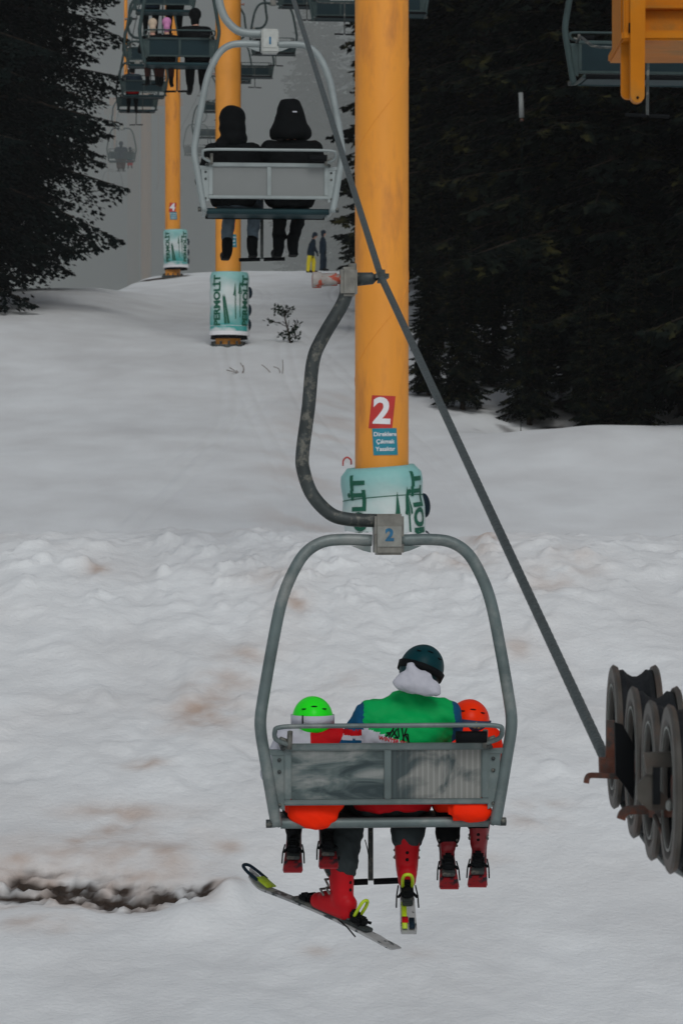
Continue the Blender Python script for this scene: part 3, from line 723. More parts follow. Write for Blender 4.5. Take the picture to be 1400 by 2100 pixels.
# ------------------------------------------------------------------ chairs (local: origin under the seat's rear edge, x across, y forward, z up; rope at x -.025, z 2.835)
GRIP = Vector((-.025, 0, 2.835))
def make_chair(label, frame, arm, panels, seat_m, hub, plate, number=None, sleeve='black'):
    t = thing('lift_chair', label, 'chairlift chair', group='chairs on the ski lift')
    yb = -.05
    # grip on the rope
    g = MB().box((-.19, 0, 2.80), (.085, .11, .15), bev=.015); g.tube([(-.17, 0, 2.86), (-.17, 0, 2.895)], .022, 10)
    go = g.build('grip', 'galv' if number else arm, t, auto=35)
    MB().tube([(-.145, 0, 2.815), (-.07, 0, 2.82), (-.055, 0, 2.835)], [.036, .032, .026], 10).build('clamp_arm', 'steel_dark', go)
    MB().box((-.022, 0, 2.83), (.07, .16, .062), bev=.02).build('clamp_jaw', 'steel_dark', go, auto=35)
    sp = MB(); sp.tube([(-.375, 0, 2.81), (-.33, 0, 2.81)], .042, 12); sp.tube([(-.33, 0, 2.81), (-.25, 0, 2.815)], .034, 12); sp.tube([(-.25, 0, 2.815), (-.225, 0, 2.815)], .026, 12)
    sp.build('spring_housing', 'rusty_white', go, auto=35)
    # hanger arm, squarish tube
    pts = spline([(-.195, 0, 2.76), (-.225, 0, 2.68), (-.325, 0, 2.51), (-.372, 0, 2.39), (-.395, 0, 2.16), (-.425, 0, 1.93), (-.42, 0, 1.83), (-.375, 0, 1.71), (-.285, 0, 1.615), (-.19, 0, 1.585), (-.05, -.01, 1.578)], 7)
    MB().tube(pts, .0355, 14, flat=1).build('hanger_arm', arm, t)
    # hub box
    hb = MB().box((.0125, -.02, 1.508), (.15, .13, .21), bev=.012)
    ho = hb.build('hub_box', hub, t, auto=35)
    MB().box((.012, -.088, 1.497), (.125, .006, .105), bev=.002).build('number_plate', plate, ho, auto=35)
    if number:
        tm = text_mesh(number, .085, bold=.004); tm.transform(Matrix.Translation((.012, -.0935, 1.503)) @ Matrix.Rotation(R(90), 4, 'X')); link('digit', tm, 'digit_blue', ho)
    half = [(.075, yb, 1.478), (.22, yb, 1.482), (.33, yb, 1.468), (.42, yb, 1.408), (.49, yb, 1.29), (.54, yb, 1.15), (.585, yb, .93), (.625, yb, .70), (.643, yb, .575), (.640, yb, .49), (.622, yb, .38), (.592, yb, .20), (.560, yb, .02)]
    for sg in (-1, 1):
        MB().tube(spline([(sg * a, b, c) for a, b, c in half], 6), .0305, 14).build('bail_frame', frame, t)
        MB().prism([(sg * .08, 1.45), (sg * .18, 1.45), (sg * .12, 1.425), (sg * .08, 1.415)], yb - .012, yb + .012).build('gusset', frame, t, smooth=False)
        # side plates between bail and backrest
        b = MB(); b.prism([(sg * .622, .415), (sg * .515, .41), (sg * .515, .385), (sg * .60, .385)], yb - .012, yb + .012)
        b.prism([(sg * .588, .384), (sg * .516, .384), (sg * .520, .10), (sg * .560, .12)], yb - .008, yb + .010)
        br = b.build('side_plate', frame, t, smooth=False)
        for zz in (.36, .30, .13): MB().tube([(sg * .548, yb - .016, zz), (sg * .548, yb, zz)], .010, 8).build('bolt', 'steel_dark', br)
        # hinge of the safety bar
        h_ = MB(); h_.tube([(sg * .50, -.10, .42), (sg * .498, -.13, .51)], .014, 8); h_.tube([(sg * .548, -.12, .475), (sg * .50, -.10, .455)], .010, 8)
        h_.build('hinge', 'galv', t)
        MB().tube([(sg * .585, yb, .035), (sg * .615, yb, .035)], .022, 10).build('bolt_end', 'steel_dark', t)
    # backrest
    f = MB(); yr = -.052
    f.box((0, yr, .424), (1.05, .04, .036), bev=.006); f.box((0, yr, .142), (1.05, .04, .028), bev=.006)
    for xx in (-.505, .505): f.box((xx, yr, .283), (.038, .038, .254), bev=.006)
    f.box((.005, yr - .002, .283), (.036, .030, .254), bev=.004)
    f.build('backrest_frame', frame, t, auto=35)
    MB().box((-.249, yr + .004, .283), (.472, .012, .252)).build('backrest_panel', panels[0], t, smooth=False)
    MB().box((.2545, yr + .004, .283), (.463, .012, .252)).build('backrest_panel', panels[1], t, smooth=False)
    # safety bar: rail behind, arms over the sides, bar in front, foot rest below
    rail = spline([(-.50, -.10, .44), (-.568, -.14, .47), (-.578, -.17, .512), (-.555, -.185, .535), (-.42, -.19, .541), (0, -.19, .541), (.42, -.19, .541), (.555, -.185, .535), (.578, -.17, .512), (.568, -.14, .47), (.50, -.10, .44)], 6)
    MB().tube(rail, .0125, 10).build('top_rail', frame, t)
    MB().tube([(.345, -.155, .478), (.50, -.155, .478)], .030, 12).build('rail_sleeve', sleeve, t)
    sb = MB()
    for sg in (-1, 1):
        sb.tube(spline([(sg * .53, -.08, .42), (sg * .535, .15, .44), (sg * .535, .45, .36), (sg * .50, .60, .29), (sg * .42, .64, .27)], 6), .014, 8)
    sb.tube([(-.42, .64, .27), (.42, .64, .27)], .014, 8)
    sb.tube([(-.015, .64, .27), (-.02, .58, -.34)], .013, 4, square=True)
    so_ = sb.build('safety_bar', 'steel_dark', t, auto=35)
    for sg in (-1, 1): MB().tube([(-.02 + sg * .016, .575, -.345), (-.02 + sg * .205, .575, -.345 + sg * .006)], .017, 10).build('foot_rest', 'black', so_, auto=40)
    # seat
    s_ = MB(); s_.tube([(-.535, .03, .027), (.535, .03, .027)], .027, 14)
    s_.build('seat_tube', seat_m, t, auto=40)
    MB().box((0, .26, .025), (1.05, .41, .035), bev=.012).build('seat', 'steel_blue' if seat_m != 'steel_teal' else 'steel_dark', t, auto=35)
    MB().tube([(-.53, .46, .022), (.53, .46, .022)], .022, 12).build('seat_front_tube', 'black', t)
    for sg in (-1, 1): MB().tube(spline([(sg * .55, -.04, .03), (sg * .548, .2, .02), (sg * .545, .46, .03)], 5), .017, 8).build('seat_bracket', frame, t)
    return t
def place_chair(c, D, x, zrope, yaw=YAW, swing=0.):
    m = Matrix.Rotation(yaw, 4, 'Z') @ Matrix.Rotation(swing, 4, 'Y')
    p = Vector((x, D, zrope)) - (m @ GRIP)
    c.location = p; c.rotation_euler = m.to_euler(); return Matrix.Translation(p) @ m

CH2 = make_chair('worn teal lift chair with a smeared backrest carrying an adult between two children', 'steel_teal', 'steel_dark', ('panel_smeared', 'panel_ribbed'), 'steel_teal', 'galv', 'plate', '2')
M2 = place_chair(CH2, 15, .2, CZ + 1.2125)
CH1 = make_chair('light grey lift chair with clean panels carrying two riders in black', 'steel_new', 'steel_new', ('panel_grey', 'panel_grey'), 'steel_blue', 'plate_new', 'plate_new', '1')
M1 = place_chair(CH1, 25.6, -.666, CZ + 5.44)
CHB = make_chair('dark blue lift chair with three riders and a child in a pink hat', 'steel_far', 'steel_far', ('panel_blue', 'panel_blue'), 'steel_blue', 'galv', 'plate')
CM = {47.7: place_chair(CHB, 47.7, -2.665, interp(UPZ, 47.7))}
for D, lab in ((58, 'lift chair at the top edge, next up the line beyond the pink hat'), (69, 'empty dark lift chair half hidden left of the chair with the pink hat'),
               (79, 'dark blue lift chair with one rider whose legs dangle, left of tower four'), (89.5, 'lift chair with a pale seat bar just below the lone dangling rider'),
               (130, 'foggy lift chair beyond the spruce tips with two huddled riders'), (178, 'faintest lift chair, almost lost in fog above the spruce branch')):
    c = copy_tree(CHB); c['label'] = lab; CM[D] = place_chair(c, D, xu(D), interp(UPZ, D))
DN = [(27.65, 'empty teal lift chair coming down, behind the yellow arm in the top right corner'), (49.6, 'empty lift chair peeping out right of the thick yellow tower at the top'),
      (59.5, 'empty lift chair with dark seat just left of the thick yellow tower'), (69.6, 'empty lift chair at the top edge, left of the seat beside the thick tower'),
      (81, 'empty lift chair seen inside the frame top of the grey chair'), (91, 'empty lift chair right of the chipped tower, below the seat behind the number box'),
      (103, 'empty lift chair mostly behind the chipped tower'), (115, 'small empty lift chair just left of the chipped tower, highest of three'),
      (126, 'small hazy empty lift chair left of the chipped tower, middle of three'), (137, 'faint empty lift chair left of the chipped tower, lowest of three')]
for D, lab in DN:
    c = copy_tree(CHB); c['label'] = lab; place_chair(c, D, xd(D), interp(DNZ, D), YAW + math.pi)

# ------------------------------------------------------------------ people
def hand(mb, wrist, d, up, s=1.):
    """palm, four bent fingers of different lengths and a side thumb"""
    wrist = Vector(wrist); d = Vector(d).normalized(); up = Vector(up); up = (up - d * up.dot(d)).normalized(); sd_ = d.cross(up)
    pc = wrist + d * .05 * s; mb.cap(wrist, wrist + d * .08 * s, .026 * s, .036 * s, flat=.55, axis=up)
    for k, L in enumerate((.068, .078, .072, .056)):
        b = wrist + d * .085 * s + sd_ * (k - 1.5) * .020 * s
        m_ = b + d * L * .55 * s - up * .008 * s; e_ = m_ + d * L * .35 * s - up * .03 * s
        mb.tube([b, m_, e_], [.010 * s, .009 * s, .007 * s], 8)
    tb = wrist + d * .03 * s - sd_ * .03 * s
    mb.tube([tb, tb + d * .03 * s - sd_ * .02 * s, tb + d * .06 * s - sd_ * .02 * s - up * .01 * s], [.012 * s, .011 * s, .008 * s], 8)

def head_shapes(mb, m, s):
    """skull, jaw, nose, brow, ears in head space (y forward)"""
    def q(p): return m @ (Vector(p) * s)
    rot = m.to_3x3().to_4x4()
    mb.ell(q((0, -.005, .02)), (.076 * s, .095 * s, .10 * s), rot); mb.ell(q((0, .03, -.045)), (.058 * s, .062 * s, .070 * s), rot)
    mb.ell(q((0, .095, -.018)), (.013 * s, .018 * s, .022 * s), rot)
    for sg in (-1, 1): mb.ell(q((sg * .078, -.005, -.005)), (.010 * s, .022 * s, .032 * s), rot)
def face_parts(m, s, parent):
    def q(p): return m @ (Vector(p) * s)
    for sg in (-1, 1):
        MB().ell(q((sg * .030, .083, .012)), (.012 * s, .008 * s, .008 * s), m.to_3x3().to_4x4(), 10).build('eye', 'white', parent)
    MB().ell(q((0, .086, -.062)), (.024 * s, .008 * s, .006 * s), m.to_3x3().to_4x4(), 10).build('mouth', 'cloth_red', parent)

def helmet(m, s, mt_, parent, strap=None, vents=True, strap_tilt=0., strap_z=-.012, sw=.030):
    k = 1.0 * s
    bm = bmesh.new(); bmesh.ops.create_uvsphere(bm, u_segments=32, v_segments=24, radius=1)
    for v in bm.verts: v.co = Vector((v.co.x * .118, v.co.y * .142, v.co.z * .130 + .012)) * k
    kill = [v for v in bm.verts if v.co.z < (-.075 + (.075 if v.co.y > .03 * k else 0.)) * k]
    bmesh.ops.delete(bm, geom=kill, context='VERTS')
    me = bpy.data.meshes.new('helmet'); bm.to_mesh(me); bm.free(); me.transform(m)
    o = link('helmet', me, mt_, parent); sol = o.modifiers.new('shell', 'SOLIDIFY'); sol.thickness = .022 * k; sol.offset = -1
    def q(p): return m @ (Vector(p) * s)
    if vents:
        for xx, zz in ((-.055, .075), (0, .09), (.055, .075)):
            yy = -.142 * math.sqrt(max(0, 1 - (xx / .118) ** 2 - ((zz - .012) / .130) ** 2))
            MB().ell(q((xx, yy, zz)), (.018 * s, .006 * s, .0045 * s), m.to_3x3().to_4x4(), 12).build('vent', 'black', o)
    if strap:
        pts = []; N = 48
        vs, fs = [], []
        for i in range(N):
            a = 2 * math.pi * i / N
            zc = strap_z + strap_tilt * math.cos(a)
            for dz in (-sw / 2, sw / 2):
                z = zc + dz; f = math.sqrt(max(.05, 1 - ((z - .012) / .130) ** 2))
                vs.append(q((.124 * f * math.cos(a), .148 * f * math.sin(a) + .002, z)))
        for i in range(N): j = (i + 1) % N; fs.append((2 * i, 2 * j, 2 * j + 1, 2 * i + 1))
        so_ = MB().add(vs, fs).build('goggle_strap', strap, o); q2 = so_.modifiers.new('t', 'SOLIDIFY'); q2.thickness = .004; q2.offset = 1
        MB().ell(q((0, .118, .0)), (.082 * s, .035 * s, .042 * s), m.to_3x3().to_4x4()).build('goggles', 'black', o)
    return o

def rider(label, Mc, x, s, jacket, trousers, headgear, lean=0., fwd=0., roll=0., pitch=0., yaw=0., head_off=(0, 0, 0), seat_y=.14, ankles=None, knees=None, boots='shoe', hands=None,
          voxel=.016, wr=.008, jmat=None, mats=None, bulk=1., group='people riding the lift', detail=True, tail=0., elbows=None, boot_mat='cloth_black', shins=True, shoulder=1., hs=None, leg=1., collar=False, drop=.055):
    hs = hs or s; lb = bulk * leg
    root = thing('person', label, 'person', Mc @ Vector((x, seat_y, .05)), YAW, group)
    O = Vector((x, seat_y, .05))
    def L(v): return Vector(v) - O
    hip = Vector((x, seat_y, .05 + .10 * s)); chest = hip + Vector((lean * .6, fwd * .5 - .02, .27 * s)); neck = hip + Vector((lean, fwd, .46 * s))
    hc = neck + Vector((lean * .25, .02 + fwd * .4, .185 * s)) + Vector(head_off)
    mh = Matrix.Translation(L(hc)) @ Matrix.Rotation(yaw, 4, 'Z') @ Matrix.Rotation(roll, 4, 'Y') @ Matrix.Rotation(pitch, 4, 'X')
    sh = [neck + Vector((sg * .175 * s * shoulder, -.01, -drop * s)) for sg in (-1, 1)]
    el = elbows or [hip + Vector((lean * .6 + sg * .265 * s, .10 + fwd * .5, .17 * s)) for sg in (-1, 1)]
    ha = hands or [Vector((x + sg * .14 * s, seat_y + .36 * s + fwd * .3, .30)) for sg in (-1, 1)]
    kn = knees or [Vector((x + sg * .10 * s, seat_y + .43 * s, .05 + .09 * s)) for sg in (-1, 1)]
    an = ankles or [Vector((k.x, k.y - .03, k.z - .40 * s)) for k in kn]
    # body: one continuous surface from head to feet
    b = MB(); head_shapes(b, mh, hs)
    b.cap(L(chest), L(hc), .062 * s, .052 * s); b.loft([(L(hip - Vector((0, 0, .06 * s))), .13 * s, .10 * s), (L(hip), .14 * s, .10 * s), (L(chest), .145 * s, .10 * s), (L(neck - Vector((0, 0, .06 * s))), .14 * s, .08 * s), (L(neck), .06 * s, .055 * s)])
    for i in (0, 1):
        b.cap(L(sh[i]), L(el[i]), .048 * s, .038 * s); b.cap(L(el[i]), L(ha[i]), .038 * s, .026 * s)
        d = (ha[i] - el[i]).normalized(); hand(b, L(ha[i]), d + Vector((0, .2, -.3)), (0, 0, 1), s)
        b.cap(L(hip + Vector(((i * 2 - 1) * .08 * s, 0, -.02))), L(kn[i]), .075 * s, .052 * s); b.cap(L(kn[i]), L(an[i]), .050 * s, .034 * s)
    bo = blob('body', b, max(voxel * .65, .0085), ('skin', 'cloth_black'), root, 2, matfn=lambda c: 0 if c.z > (L(neck).z - .03) else 1)
    if detail: face_parts(mh, hs, bo)
    # trousers
    tq = MB()
    for i in (0, 1):
        sg = i * 2 - 1
        tq.cap(L(hip + Vector((sg * .085 * s, 0, -.015))), L(kn[i]), .105 * s * lb, .085 * s * lb)
        e_ = kn[i].lerp(an[i], .84 if boots == 'shoe' else .93)
        if shins: tq.cap(L(kn[i]), L(e_), .082 * s * lb, (.062 if boots == 'shoe' else .080) * s * lb)
    tq.ell(L(hip), (.18 * s * bulk, .13 * s, .11 * s))
    blob('trousers', tq, voxel, trousers, root, 5, wr, 12, seed=x * 5)
    # jacket
    j = MB()
    j.loft([(L(hip + Vector((0, -.02, -.075 * s - tail * .3))), .165 * s * bulk, .12 * s), (L(hip + Vector((0, -.01, 0))), .195 * s * bulk, .145 * s * bulk), (L(hip + Vector((lean * .25, 0, .13 * s))), .175 * s * bulk, .13 * s * bulk),
            (L(chest), .19 * s * bulk, .135 * s * bulk), (L(neck + Vector((-lean * .1, -.01, -.09 * s))), .185 * s * bulk, .12 * s * bulk), (L(neck + Vector((0, -.01, -.03 * s))), .12 * s, .085 * s), (L(neck + Vector((0, .0, .035 * s))), .072 * s, .068 * s)])
    if collar: j.cap(L(neck + Vector((0, -.01, .0))), L(neck.lerp(hc, .55) + Vector((0, -.015, 0))), .085 * s, .078 * s)
    for i in (0, 1):
        j.cap(L(neck + Vector((0, -.015, -.045 * s))), L(sh[i]), .075 * s * bulk, .080 * s * bulk); j.cap(L(sh[i]), L(el[i]), .080 * s * bulk, .066 * s * bulk); j.cap(L(el[i]), L(ha[i] - (ha[i] - el[i]).normalized() * .03), .064 * s * bulk, .045 * s * bulk)
    jo = blob('jacket', j, voxel, mats or (jacket,), root, 5, wr, 9, matfn=(lambda c: jmat(c + O)) if jmat else None, seed=x * 3 + 1)
    # shoes
    if boots == 'shoe':
        for i in (0, 1):
            f = MB(); a = L(an[i]); f.cap(a + Vector((0, -.02, .05 * s)), a + Vector((0, -.02, -.02 * s)), .052 * s, .050 * s); f.cap(a + Vector((0, -.03, -.05 * s)), a + Vector((.02 * (i * 2 - 1), .15 * s, -.058 * s)), .044 * s, .040 * s)
            f.box(a + Vector((.01 * (i * 2 - 1), .055 * s, -.092 * s)), (.082 * s, .25 * s, .022 * s), bev=.006)
            blob('shoe', f, voxel * .7, boot_mat, root, 3)
    headgear(mh, hs, root, L)
    return root, mh, jo, O, L

# --- chair 2: adult in a green bib between two children, all on skis
def LC(px, py, y):
    D = 15 + y; return M2.inverted() @ P(px, py, D)
def ski(label, tail, tip, width, top, edge, boot_t, boot_len, binding, tailcol=None, boot_h=0.3, big=False):
    """ski + binding as one thing, world placed from chair-local tail and tip; returns heel, toe, up in chair space"""
    tail, tip = Vector(tail), Vector(tip); d = (tip - tail); Ls = d.length; d.normalize()
    up = Vector((0, 0, 1)); up = (up - d * d.z).normalized(); sd_ = d.cross(up)
    fr = Matrix((( sd_.x, d.x, up.x, tail.x), (sd_.y, d.y, up.y, tail.y), (sd_.z, d.z, up.z, tail.z), (0, 0, 0, 1)))
    W = M2 @ fr
    root = thing('ski', label, 'ski', W @ Vector((0, 0, 0)), 0, 'skis hanging from the near chair')
    root.rotation_euler = W.to_euler()
    n = 30; vs, fs = [], []
    for i in range(n + 1):
        u = i / n; y = u * Ls
        wv = width / 2 * (.94 + .20 * abs(2 * u - 1) ** 1.6 - .10 * (1 - abs(2 * u - 1)))
        if u > .95: wv *= math.sqrt(max(.02, 1 - ((u - .95) / .0505) ** 2))
        if u < .02: wv *= .86
        z = .10 * max(0, (u - .86) / .14) ** 2 * (Ls / 1.4) + .018 * (1 - (2 * u - 1) ** 2)
        th = .012 if .1 < u < .9 else .007
        vs += [(-wv, y, z), (wv, y, z), (wv * .94, y, z + th), (-wv * .94, y, z + th)]
    for i in range(n):
        for k in range(4): k2 = (k + 1) % 4; fs.append((i * 4 + k, i * 4 + k2, (i + 1) * 4 + k2, (i + 1) * 4 + k))
    fs += [(3, 2, 1, 0), (n * 4, n * 4 + 1, n * 4 + 2, n * 4 + 3)]
    me = MB().add(vs, fs).mesh('ski_board'); o = link('ski_board', me, [edge, top] + ([tailcol] if tailcol else []), root, False)
    for p in me.polygons:
        upf = p.normal.z > .8
        p.material_index = 1 if upf else 0
        if tailcol and upf and p.center.y < .12 * Ls: p.material_index = 2
        if tailcol and upf and p.center.y > .86 * Ls: p.material_index = 2
    if tailcol:
        MB().box((-width * .26, .17, .0225), (width * .34, .30, .002)).build('printed_band', 'lime', o)
        MB().box((-width * .22, .105, .0245), (width * .42, .06, .002)).build('printed_band', 'cloth_red', o)
        MB().box((width * .22, .075, .0215), (width * .36, .11, .002)).build('printed_band', 'navy', o)
    yc = boot_t * Ls; zt = .030
    hy, ty = yc - boot_len / 2, yc + boot_len / 2
    bd = MB().box((0, yc, zt + .006), (width * .72, boot_len + .26, .020), bev=.005).build('binding_plate', 'steel_dark', root, auto=35)
    hp = MB().box((0, hy - .045, zt + .035), (.062, .09, .05), bev=.012); hp.box((0, hy - .012, zt + .055), (.055, .05, .05), bev=.012)
    hp.tube([(-.048, hy - .09, zt + .028), (-.03, hy - .05, zt + .028)], .008, 6); hp.tube([(.048, hy - .09, zt + .028), (.03, hy - .05, zt + .028)], .008, 6)
    hp.build('heel_piece', 'black', root, auto=35)
    br_ = MB()
    for sg in (-1, 1): br_.tube([(sg * .045, hy + .06, zt + .01), (sg * .055, hy - .02, zt - .005), (sg * .058, hy - .09, zt - .035)], .004, 6)
    br_.build('brake', 'black', root)
    lev = spline([(-.024, hy - .03, zt + .055), (-.026, hy - .055, zt + .11), (-.015, hy - .068, zt + .145), (.015, hy - .068, zt + .145), (.026, hy - .055, zt + .11), (.024, hy - .03, zt + .055)], 5)
    if big: MB().tube(lev, .009, 8).build('heel_lever', binding, root)
    tp = MB().box((0, ty + .045, zt + .032), (.07, .075, .045), bev=.014); tp.box((0, ty + .012, zt + .055), (.075, .03, .03), bev=.01)
    tp.build('toe_piece', 'black', root, auto=35)
    A = fr
    return A, hy, ty, zt + .014
def ski_boot(parent, O, A, hy, ty, zs, h, wd, mt_, buckles=True, lean=14):
    """red plastic boot standing in the binding; sole, shell, raked shaft"""
    q = Matrix.Translation(-O) @ A
    b = MB()
    def pt(x, y, z): return q @ Vector((x, y, z))
    L_ = ty - hy; ay = hy + L_ * .30; sh_y = ay + math.tan(R(lean)) * h * .62
    up = (q.to_3x3() @ Vector((1, 0, 0)))
    b.cap(pt(0, hy + .05, zs + .035), pt(0, ty - .045, zs + .030), wd * .42, wd * .40, axis=up)
    b.cap(pt(0, hy + .055, zs + .075), pt(0, ty - .10, zs + .055), wd * .47, wd * .42, axis=up)
    b.cap(pt(0, ay, zs + .08), pt(0, sh_y, zs + h * .80), wd * .50, wd * .60, axis=up)
    o = blob('ski_boot', b, .009, mt_, parent, 4)
    sl = MB().tube([pt(0, hy + .005, zs + .008), pt(0, ty - .005, zs + .008)], .028, 8, flat=.35, roll=(q.to_3x3() @ Vector((0, 0, 1)))); sl.build('sole', 'steel_dark', o)
    if buckles:
        bk = MB()
        for k, (yy, zz) in enumerate(((ty - .11, zs + .095), (ty - .15, zs + .115), (sh_y + wd * .25, zs + h * .50), (sh_y + wd * .35, zs + h * .66))):
            bk.tube([pt(-wd * .55, yy - .02, zz), pt(-wd * .30, yy + .035, zz + .012), pt(wd * .30, yy + .035, zz + .012), pt(wd * .55, yy - .02, zz)], .007, 6)
        bk.build('buckle', 'galv', o)
        d_ = MB()
        for zz in (.50, .62): d_.ell(pt(0, ay + math.tan(R(lean)) * h * (zz - .15) - wd * .56, zs + h * zz), (.010, .010, .010))
        d_.build('rivet', 'black', o)
    return pt(0, sh_y, zs + h * .80) + O

# skis first: their bindings decide where the boots and shins are
SK = {}
SK['al'] = ski('long pale ski with a loop tip pointing out to the left, under a red boot', LC(812, 1947, .05), LC(508, 1812, .80), .080, 'ski_white', 'ski_white', .43, .30, 'lime', None, big=True)
SK['ar'] = ski('white and lime ski seen from its tail, under the adult\'s right boot', LC(838, 1916, -.02), LC(824, 1640, 1.32), .078, 'ski_white', 'ski_white', .36, .31, 'lime', 'ski_white', big=True)
SK['kl1'] = ski('short dark red ski, outer one below the green helmeted child', LC(600, 1790, .10), LC(606, 1655, 1.05), .094, 'ski_red', 'ski_red', .36, .225, 'black')
SK['kl2'] = ski('short dark red ski beside the adult\'s leg, inner one of the green helmeted child', LC(674, 1782, .10), LC(664, 1650, 1.05), .094, 'ski_red', 'ski_red', .36, .225, 'black')
SK['kr1'] = ski('short red ski, inner one below the orange helmeted child', LC(921, 1824, .08), LC(910, 1690, 1.02), .094, 'ski_red', 'ski_red', .36, .225, 'black')
SK['kr2'] = ski('short red ski farthest right, outer one below the orange helmeted child', LC(978, 1820, .08), LC(986, 1684, 1.02), .094, 'ski_red', 'ski_red', .36, .225, 'black')
# loop tip of the adult's left ski
def loop_tip():
    r_ = [o for o in bpy.data.objects if o.get('label', '').startswith('long pale ski')][0]
    b = [c for c in r_.children if c.name.startswith('ski_board')][0]; Ls = max(v.co.y for v in b.data.vertices)
    MB().tube(spline([(-.036, Ls - .10, .055), (-.036, Ls - .02, .075), (-.02, Ls + .035, .092), (.02, Ls + .035, .092), (.036, Ls - .02, .075), (.036, Ls - .10, .055)], 6), .009, 8).build('tip_loop', 'navy', r_)
    MB().box((0, Ls - .13, .050), (.066, .10, .008), Matrix.Rotation(R(14), 4, 'X')).build('tip_panel', 'lime', r_)
loop_tip()

def no_head(*a): pass
def shin_top(A, hy, ty, zs, h, lean=14):
    L_ = ty - hy; ay = hy + L_ * .30; return A @ Vector((0, ay + math.tan(R(lean)) * h * .62, zs + h * .80))
def adult_mat(c):
    # 0 green bib, 1 blue, 2 white, 3 red
    cx = .085 + (c.z - .3) * .12
    if c.z < .16: return 3
    if c.y > .30: return 1 if c.z > .3 else 3
    if c.x > -.118 + (c.z - .45) * .08 and c.x < .358 and c.z > .20 and c.y < .30:
        if c.z < .497 - (c.x + .05) * .38 and c.x < .12 and c.y < .2: return 2
        if c.z > .715 and abs(c.x - .19) < .09 and c.y < .2: return 1
        return 0
    if c.x < .1:
        if c.z > .50: return 1
        if c.z > .475: return 3
        if c.z > .452: return 2
        return 1
    return 1
def adult_head(m, s, root, L):
    h = helmet(m, s * .90, 'helmet_teal', root, 'black', True, 0, -.005, .040)
hl = Matrix.Rotation(R(14), 4, 'Y')
kA = [LC(722, 1688, .52), LC(850, 1672, .56)]
for k in kA: k.z = max(k.z, .13)
aA = [shin_top(*SK['al'], .30), shin_top(*SK['ar'], .30)]
adult, mhA, jkA, OA, LA = rider('person in a green ski bib over a blue jacket, leaning over between two children', M2, .050, 1.08, 'bib_green', 'cloth_grey', adult_head,
      lean=.085, fwd=-.03, roll=R(22), pitch=R(-12), head_off=(.045, .03, -.055), seat_y=.16, ankles=aA, knees=kA, boots='ski', jmat=adult_mat, mats=('bib_green', 'cloth_blue', 'cloth_white', 'cloth_red'),
      bulk=1.10, voxel=.0115, wr=.015, hands=[Vector((-.20, .48, .34)), Vector((.36, .46, .34))], elbows=[Vector((-.175, .16, .40)), Vector((.375, .24, .40))], shoulder=.99, leg=.95, drop=.082)
for k_, par in (('al', adult), ('ar', adult)): ski_boot(par, OA, *SK[k_], .31, .118, 'boot_red')
# trouser cuffs with draw cord
dc = MB(); c0_ = LC(748, 1722, .47) - OA; dc.tube(spline([c0_, c0_ + Vector((.01, -.01, -.04)), c0_ + Vector((.022, -.01, -.10))], 5), .003, 6); dc.build('draw_cord', 'black', adult)
# hood lying on the neck
hd_ = MB(); na = LC(854, 1403, -.02) - OA
hd_.ell(na + Vector((0, .0, -.005)), (.128, .060, .050), Matrix.Rotation(R(8), 4, 'Y')); hd_.ell(na + Vector((-.01, .01, .03)), (.095, .058, .045))
hd_.cap(na + Vector((-.012, .0, .025)), na + Vector((-.030, -.005, .088)), .060, .028); hd_.ell(na + Vector((.03, -.005, -.025)), (.10, .05, .035), Matrix.Rotation(R(12), 4, 'Y'))
blob('hood', hd_, .0085, 'cloth_white', adult, 7, .007, 20)
def project(me, obj, off=.005):
    bvh = BVHTree.FromPolygons([v.co for v in obj.data.vertices], [list(p.vertices) for p in obj.data.polygons])
    for v in me.vertices:
        h = bvh.ray_cast(Vector((v.co.x, -1.5, v.co.z)), Vector((0, 1, 0)))
        v.co.y = (h[0].y if h[0] is not None else 0) - off
    return me
def on_back(px, py): return LC(px, py, .02) - OA
tm = text_mesh('WINTER SKI', .027, 'LEFT', .0008); cut_mesh(tm, .02, (0,))
p0 = on_back(775, 1512); tm.transform(Matrix.Translation((p0.x, 0, p0.z)) @ Matrix.Rotation(R(90), 4, 'X') @ Matrix.Rotation(R(-12), 4, 'Z'))
link('lettering', project(tm, jkA), 'cloth_red', jkA)
gm = MB()
def stroke(a, b, w_=.0035):
    A_, B_ = on_back(*a), on_back(*b); d = Vector((B_.x - A_.x, B_.z - A_.z)); n_ = Vector((-d.y, d.x)).normalized() * w_; k = 6
    vs = []
    for i in range(k + 1):
        c = Vector((A_.x, A_.z)) + d * (i / k); vs += [(c.x + n_.x, 0, c.y + n_.y), (c.x - n_.x, 0, c.y - n_.y)]
    gm.add(vs, [(2 * i, 2 * i + 1, 2 * i + 3, 2 * i + 2) for i in range(k)])
for a, b in (((788, 1510), (800, 1500)), ((800, 1500), (795, 1512)), ((799, 1512), (812, 1494)), ((803, 1496), (814, 1514)), ((806, 1492), (800, 1500)), ((814, 1490), (816, 1510)), ((816, 1510), (806, 1512)),
             ((822, 1491), (826, 1520)), ((832, 1492), (823, 1518)), ((826, 1506), (834, 1504)), ((834, 1504), (836, 1522)), ((811, 1489), (814, 1486)), ((820, 1488), (823, 1485)), ((829, 1506), (838, 1524)), ((790, 1502), (802, 1501))):
    stroke(a, b)
gme = gm.mesh('q'); link('printed_drawing', project(gme, jkA), 'black', jkA)

